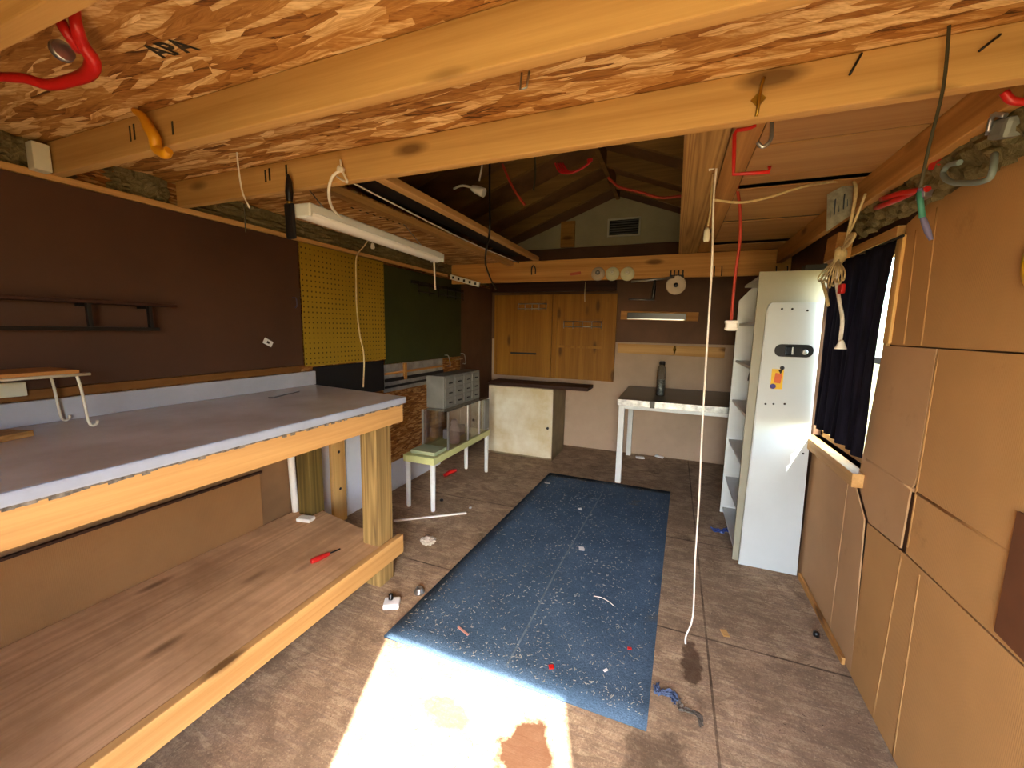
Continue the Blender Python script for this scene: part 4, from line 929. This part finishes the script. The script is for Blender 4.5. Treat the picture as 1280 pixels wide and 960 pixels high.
# orange hook on the second joist
yk = .875
rod('hanging_orange_hook', [P(167, 138, 1, .85), P(178, 146, 1, yk-.02), P(186, 160, 1, yk-.025), P(193, 172, 1, yk-.025), P(196, 186, 1, yk-.02), P(206, 192, 1, yk-.02), P(211, 188, 1, yk-.02)], [.008, .014, .017, .017, .016, .016, .012], 'orange', 'orange rubber storage hook on the joist above the brown panel', 'hook', 5, 12)
# red hook at the upper corner
t = thing('hanging_red_hook', 'large red rubber storage hook screwed up into the strand board', 'hook', P(100, 70, 2, 2.12))
zk = 2.13
b = BM(); tube(b, [P(93, 4, 2, ZJ1+.005), P(95, 30, 2, 2.15), P(103, 55, 2, 2.13), P(116, 76, 2, 2.11), P(110, 92, 2, 2.10), P(90, 100, 2, 2.10), P(60, 106, 2, 2.10), P(30, 98, 2, 2.11), P(-6, 96, 2, 2.12)], [.009, .012, .014, .016, .014, .013, .012, .010], 12, 6); part('hook_bar', b, 'red', t)
b = BM(); tube(b, [P(70, 17, 2, ZJ1-.01), P(82, 38, 2, 2.14), P(98, 62, 2, 2.125)], .011, 10, 4); part('brace', b, 'red', t)
c = P(97, 66, 2, 2.12); b = BM(); lathe(b, c+Vector((-.02, -.02, -.004)), [(.02, -.006), (.022, 0), (.02, .012)], 0, 16); part('bolt', b, 'steel', t)
# string under the loft
rod('hanging_string', [P(295, 178, 1, 1.2), P(298, 210, 1, 1.2), P(303, 240, 1, 1.2), P(312, 260, 1, 1.2)], .0032, 'cord', 'short white string hanging between two joists over the brown panel', 'string')
rod('hanging_string', [P(305, 255, 1, 1.22), P(306.5, 275, 1, 1.22), P(307, 290, 1, 1.22)], .0028, 'darkcord', 'thin dark string end hanging over the brown panel', 'string')
# ------------------------------------------------------------------ strip light
A, B_ = Vector((-1.505, 1.335, 1.985)), Vector((-1.575, 2.50, 1.985))
t = thing('hanging_strip_light', 'long white fluorescent strip light hanging under the loft board', 'light', (A+B_)/2)
dv = (B_-A).normalized(); sd = Vector((dv.y, -dv.x, 0))
def extr(bm, prof):
    a = [bm.verts.new(A+sd*x+Vector((0, 0, z))) for x, z in prof]; d = [bm.verts.new(B_+sd*x+Vector((0, 0, z))) for x, z in prof]
    n = len(a); bm.faces.new(list(reversed(a))); bm.faces.new(d)
    for i in range(n): bm.faces.new((a[i], a[(i+1) % n], d[(i+1) % n], d[i]))
    return bm
b = BM(); extr(b, [(-.05, .024), (-.046, .03), (.046, .03), (.05, .024), (.052, -.006), (-.052, -.006)]); part('housing', b, 'white', t)
b = BM(); extr(b, [(.046*math.cos(k*math.pi/12), -.007-.024*math.sin(k*math.pi/12)) for k in range(13)]); part('diffuser', b, plain('lamp_diffuser', '#eceae6', .25, var=.02), t)
for e, sgn in ((A, -1), (B_, 1)):
    b = BM(); beam(b, e-dv*.004*sgn+Vector((0, 0, .0)), e+dv*.012*sgn, .106, .055, .006); part('end_cap', b, 'white', t)
for k in (.12, .85):
    p = A.lerp(B_, k); b = BM(); tube(b, [p+Vector((0, 0, .034)), Vector((p.x-.16, p.y, ZJ1-.001))], .003, 6, 0); part('hanging_wire', b, 'steel', t)
p = B_-dv*.04; b = BM(); tube(b, [p+Vector((0, 0, -.02)), p+Vector((.004, 0, -.1)), p+Vector((.006, 0, -.17)), p+Vector((.01, 0, -.22))], .006, 8, 4); part('pull_string', b, 'cord', t)
# white lamp cord with knot on the joist, running to the corner
k0 = P(427, 212, 1, 1.31)
t = thing('hanging_lamp_cable', 'white lamp cord knotted on the long joist and run along the loft gap', 'cord', k0)
b = BM(); tube(b, [k0, P(415, 222, 1, 1.30), P(411, 243, 1, 1.33), P(418, 264, 1, 1.45), Vector((-1.50, 1.62, 1.99))], .006, 8, 6)
tube(b, [k0, P(434, 228, 1, 1.30), Vector((-1.40, 1.43, 2.15)), Vector((-1.47, 2.0, 2.165)), Vector((-1.52, 2.9, 2.165)), Vector((-1.50, 3.9, 2.165))], .0042, 8, 6); part('cord_line', b, 'cord', t)
b = BM(); cbox(b, k0+Vector((0, -.004, 0)), (.03, .02, .022), (0, .5, 0), .008); tube(b, [k0, k0+Vector((0, -.004, .035))], .004, 6, 0); part('knot', b, 'cord', t)
# pull string over the pegboard
t = thing('hanging_pull_string', 'thin cream string hanging down over the yellow pegboard to the bench', 'string', P(450, 400, 0, -2.2))
xk = -2.15
b = BM(); tube(b, [P(463, 296, 0, xk), P(455, 308, 0, xk), P(446, 320, 0, xk), P(445, 345, 0, xk), P(446, 385, 0, xk), P(450, 420, 0, xk), P(455, 445, 0, xk), P(454, 484, 0, xk)], .005, 8, 4); part('cord_line', b, 'rope', t)
c = P(466, 311, 0, xk); b = BM(); lathe(b, c, [(.012, 0), (.016, .01), (.012, .035), (.005, .045)], 2, 12); tube(b, [c+Vector((0, 0, .04)), P(463, 296, 0, xk)], .003, 6, 0); part('toggle_body', b, 'plastic', t)
b = BM(); p_ = P(463, 296, 0, xk); tube(b, [p_, Vector((p_.x, p_.y, ZJ1+.001))], .003, 6, 0); part('hanging_wire', b, 'rope', t)
# ------------------------------------------------------------------ attic cables and lamp holder
rod('hanging_black_cable', [P(612, 205, 1, 2.6), P(612, 250, 1, 2.6), P(612, 290, 1, 2.6), P(608, 310, 1, 2.75), P(607, 330, 1, 3.0), P(613, 348, 1, 3.5), P(620, 362, 1, 3.9)], .0075, 'black_pl', 'black cable hanging from the attic past the pine doors corner', 'cable')
rod('hanging_attic_cable', [P(628, 205, 1, 2.9), P(636, 224, 1, 2.9), P(645, 241, 1, 2.9), P(656, 256, 1, 2.9)], .009, 'redcord', 'short slanting red cable in the dark attic', 'cable')
rod('hanging_attic_cable', [P(668, 190, 1, 2.9), P(669, 215, 1, 2.9), P(667, 238, 1, 2.9)], .008, 'darkcord', 'dark hanging cable in the attic between two red ones', 'cable')
rod('hanging_attic_cable', [P(760, 222, 1, 3.3), P(775, 234, 1, 3.3), P(800, 240, 1, 3.3), P(825, 247, 1, 3.3), P(852, 245, 1, 3.3)], .010, 'redcord', 'red cable sagging in front of the pale gable board', 'cable')
b = BM()
for k in range(4): tube(b, [P(694+k*3, 204, 1, 2.9), P(700+k*4, 215, 1, 2.9), P(716+k*4, 216-k*2, 1, 2.9), P(734+k*2, 206-k*2, 1, 2.9), P(735, 199, 1, 2.9)], .007, 6, 4)
solo('hanging_red_coil', b, 'red', 'coil of red cable tied up under the attic rafters', 'cable')
t = thing('hanging_lamp_holder', 'white lamp holder on a cable in the attic opening', 'lamp holder', P(598, 238, 1, 2.6))
b = BM(); tube(b, [P(603, 205, 1, 2.6), P(599, 226, 1, 2.6)], .006, 8, 0); tube(b, [P(567, 236, 1, 2.6), P(578, 232, 1, 2.6), P(592, 235, 1, 2.6)], .008, 8, 4); part('cord_line', b, 'cord', t)
b = BM(); a, d = P(590, 235, 1, 2.6), P(605, 241, 1, 2.6); tube(b, [a, a.lerp(d, .4), d], [.018, .028, .03], 14, 3); part('socket', b, 'plastic', t)
# ------------------------------------------------------------------ licence plate, rope bundle, hooks on the window side
pl = [P(1034, 243, 0, .62), P(1066, 226, 0, .725), P(1064, 268, 0, .725), P(1033, 289, 0, .62)]
t = thing('hanging_licence_plate', 'old pale licence plate hung on the brown wall board', 'licence plate', pl[3])
b = BM(); prism(b, pl, (.004, .004, 0)); part('plate', b, plain('plate_paint', '#b9b6a4', .45, .2, var=.2, scale=25), t)
b = BM()
for k, (u, w_) in enumerate(((.15, .1), (.32, .12), (.5, .1), (.68, .12), (.84, .08))):
    lo = pl[3].lerp(pl[2], u); hi = pl[0].lerp(pl[1], u); a = lo.lerp(hi, .3); d = lo.lerp(hi, .72)
    beam(b, a+Vector((-.002, 0, 0)), d+Vector((-.002, .012*(-1)**k, 0)), .002, .012, 0)
part('worn_digit', b, plain('plate_ink', '#3e4a5e', .6), t)
t = thing('hanging_rope_bundle', 'bundle of cream cord gathered in a knot beside the curtain', 'rope', P(1045, 320, 0, .70))
xk = .71
b = BM()
tube(b, [P(1067, 226, 0, xk), P(1070, 240, 0, xk), P(1064, 275, 0, xk), P(1057, 305, 0, xk), P(1052, 315, 0, xk)], .007, 8, 4); part('hanging_strand', b, 'rope', t)
b = BM(); tube(b, [P(1082, 242, 0, xk), P(1072, 268, 0, xk), P(1058, 300, 0, xk), P(1052, 315, 0, xk)], .005, 8, 4); part('hanging_strand', b, 'rope', t)
b = BM(); tube(b, [P(1050, 312, 0, xk), P(1051, 318, 0, xk), P(1047, 328, 0, xk)], [.020, .026, .020], 12, 3); part('knot', b, 'rope', t)
for k in range(4):
    b = BM(); tube(b, [P(1052, 312, 0, xk), P(1062+k, 305-k*2, 0, xk-.01), P(1069-k, 293+k, 0, xk-.01), P(1062-k, 294+k*2, 0, xk-.01), P(1054, 312, 0, xk)], .006, 6, 4); part('loop', b, 'rope', t)
for k in range(8):
    ex, ey = 1024+k*4.2, 361-abs(k-3.5)*2.4-(k % 3)*2
    b = BM(); tube(b, [P(1048, 322, 0, xk), P((1048+ex)/2-4+k*.6, 336, 0, xk-.012-.003*k), P(ex-1, ey-6, 0, xk-.01), P(ex+.5, ey, 0, xk-.01), P(ex+2.5, ey-5, 0, xk), P((1049+ex)/2+1+k*.5, 338, 0, xk), P(1049, 326, 0, xk)], .0034, 6, 5); part('loop', b, 'rope', t)
b = BM(); tube(b, [P(1049, 328, 0, xk), P(1046, 352, 0, xk), P(1049, 375, 0, xk), P(1053, 400, 0, xk), P(1050, 428, 0, xk)], .0085, 8, 5); part('cord_tail', b, 'cord', t)
c = P(1051, 433, 0, xk); b = BM(); lathe(b, c+Vector((0, 0, -.012)), [(.024, 0), (.022, .006), (.012, .03), (.008, .04)], 2, 14); part('tail_plug', b, 'plastic', t)
c = P(1052, 361, 0, xk); b = BM(); cbox(b, c, (.02, .03, .045), (0, 0, .2), .006); part('red_tag', b, 'red', t, 'red tag')
b = BM(); tube(b, [P(1028, 352, 0, xk), P(1033, 370, 0, xk), P(1035, 382, 0, xk)], .008, 8, 3); part('cord_tail', b, 'rope', t)
# red two-prong hook
t = thing('hanging_red_prongs', 'red two-prong tool hook under the wall board beside the dark cord', 'hook', P(1130, 245, 0, .76))
for a, m_, d in (((1095, 260), (1120, 250), (1147, 238)), ((1102, 249), (1125, 242), (1160, 236))):
    b = BM(); tube(b, [P(*a, 0, .74), P(*m_, 0, .75), P(*d, 0, .77)], [.010, .011, .010], 10, 4); part('prong', b, 'red', t)
b = BM(); c = P(1156, 241, 0, .775); cbox(b, c, (.03, .05, .04), None, .005); part('bracket', b, 'steel', t)
rod('hanging_red_hook_end', [P(1255, 115, 1, 1.42), P(1262, 124, 1, 1.42), P(1272, 127, 1, 1.42), P(1290, 127, 1, 1.42)], .009, 'red', 'red hook end below the long joist at the picture corner', 'hook')
c = P(1174, 203, 0, .775); b = BM(); cbox(b, c, (.03, .05, .035), (0, 0, .2), .006); solo('hanging_red_bracket', b, 'red', 'small red bracket on the glass wool above the grey loop', 'bracket')
rod('hanging_grey_loop', [P(1200, 203, 0, .76), P(1185, 207, 0, .76), P(1179, 218, 0, .76), P(1188, 227, 0, .755), P(1210, 229, 0, .75), P(1235, 224, 0, .75), P(1242, 208, 0, .755), P(1243, 193, 0, .77)], .008, 'grey_rub', 'grey rubber hook loop over the cardboard wall top', 'hook')
t = thing('hanging_pulley', 'small grey metal clamp on the glass wool near the picture edge', 'clamp', P(1262, 160, 0, .77))
c = P(1258, 160, 0, .765); b = BM(); cbox(b, c, (.04, .07, .05), (.3, 0, 0), .012); part('body', b, 'greybox', t)
b = BM(); tube(b, [c+Vector((-.02, -.03, .02)), c+Vector((-.03, 0, .035)), c+Vector((-.02, .03, .0))], .006, 8, 4); part('lever', b, 'steel', t)
# ------------------------------------------------------------------ camera, light
cd = bpy.data.cameras.new('camera'); cam = bpy.data.objects.new('camera', cd); COL.objects.link(cam)
cd.sensor_fit = 'HORIZONTAL'; cd.sensor_width = 36; cd.lens = FOC/1280*36; cd.clip_start = .02; cd.clip_end = 200
R3 = Matrix((RT, UP, -FW)).transposed(); cam.matrix_world = Matrix.Translation(CAM) @ R3.to_4x4(); SC.camera = cam
SUN = Vector((-.37, 1, -.876)).normalized()
sd_ = bpy.data.lights.new('sun', 'SUN'); sd_.energy = 40; sd_.angle = math.radians(.6); sd_.color = (1, .965, .91)
so = bpy.data.objects.new('sun', sd_); COL.objects.link(so); so.location = (2, -6, 6); so.rotation_euler = SUN.to_track_quat('-Z', 'Y').to_euler()
wd = bpy.data.worlds.new('sky'); SC.world = wd; wd.use_nodes = True; nt = wd.node_tree
bg = nt.nodes['Background']; sk = nt.nodes.new('ShaderNodeTexSky'); sk.sky_type = 'NISHITA'; sk.sun_disc = False
sk.sun_elevation = math.radians(39.4); sk.sun_rotation = math.atan2(-SUN.x, -SUN.y); sk.altitude = 200; sk.dust_density = 1.5
nt.links.new(sk.outputs[0], bg.inputs[0]); bg.inputs[1].default_value = 4.0
SC.view_settings.view_transform = 'Standard'; SC.view_settings.look = 'None'; SC.view_settings.gamma = 1
SC.view_settings.use_curve_mapping = False; SC.view_settings.exposure = 0.2
cy_ = SC.cycles; cy_.max_bounces = 14; cy_.diffuse_bounces = 8; cy_.glossy_bounces = 3; cy_.transparent_max_bounces = 12; cy_.caustics_reflective = False; cy_.caustics_refractive = False
cy_.use_denoising = True
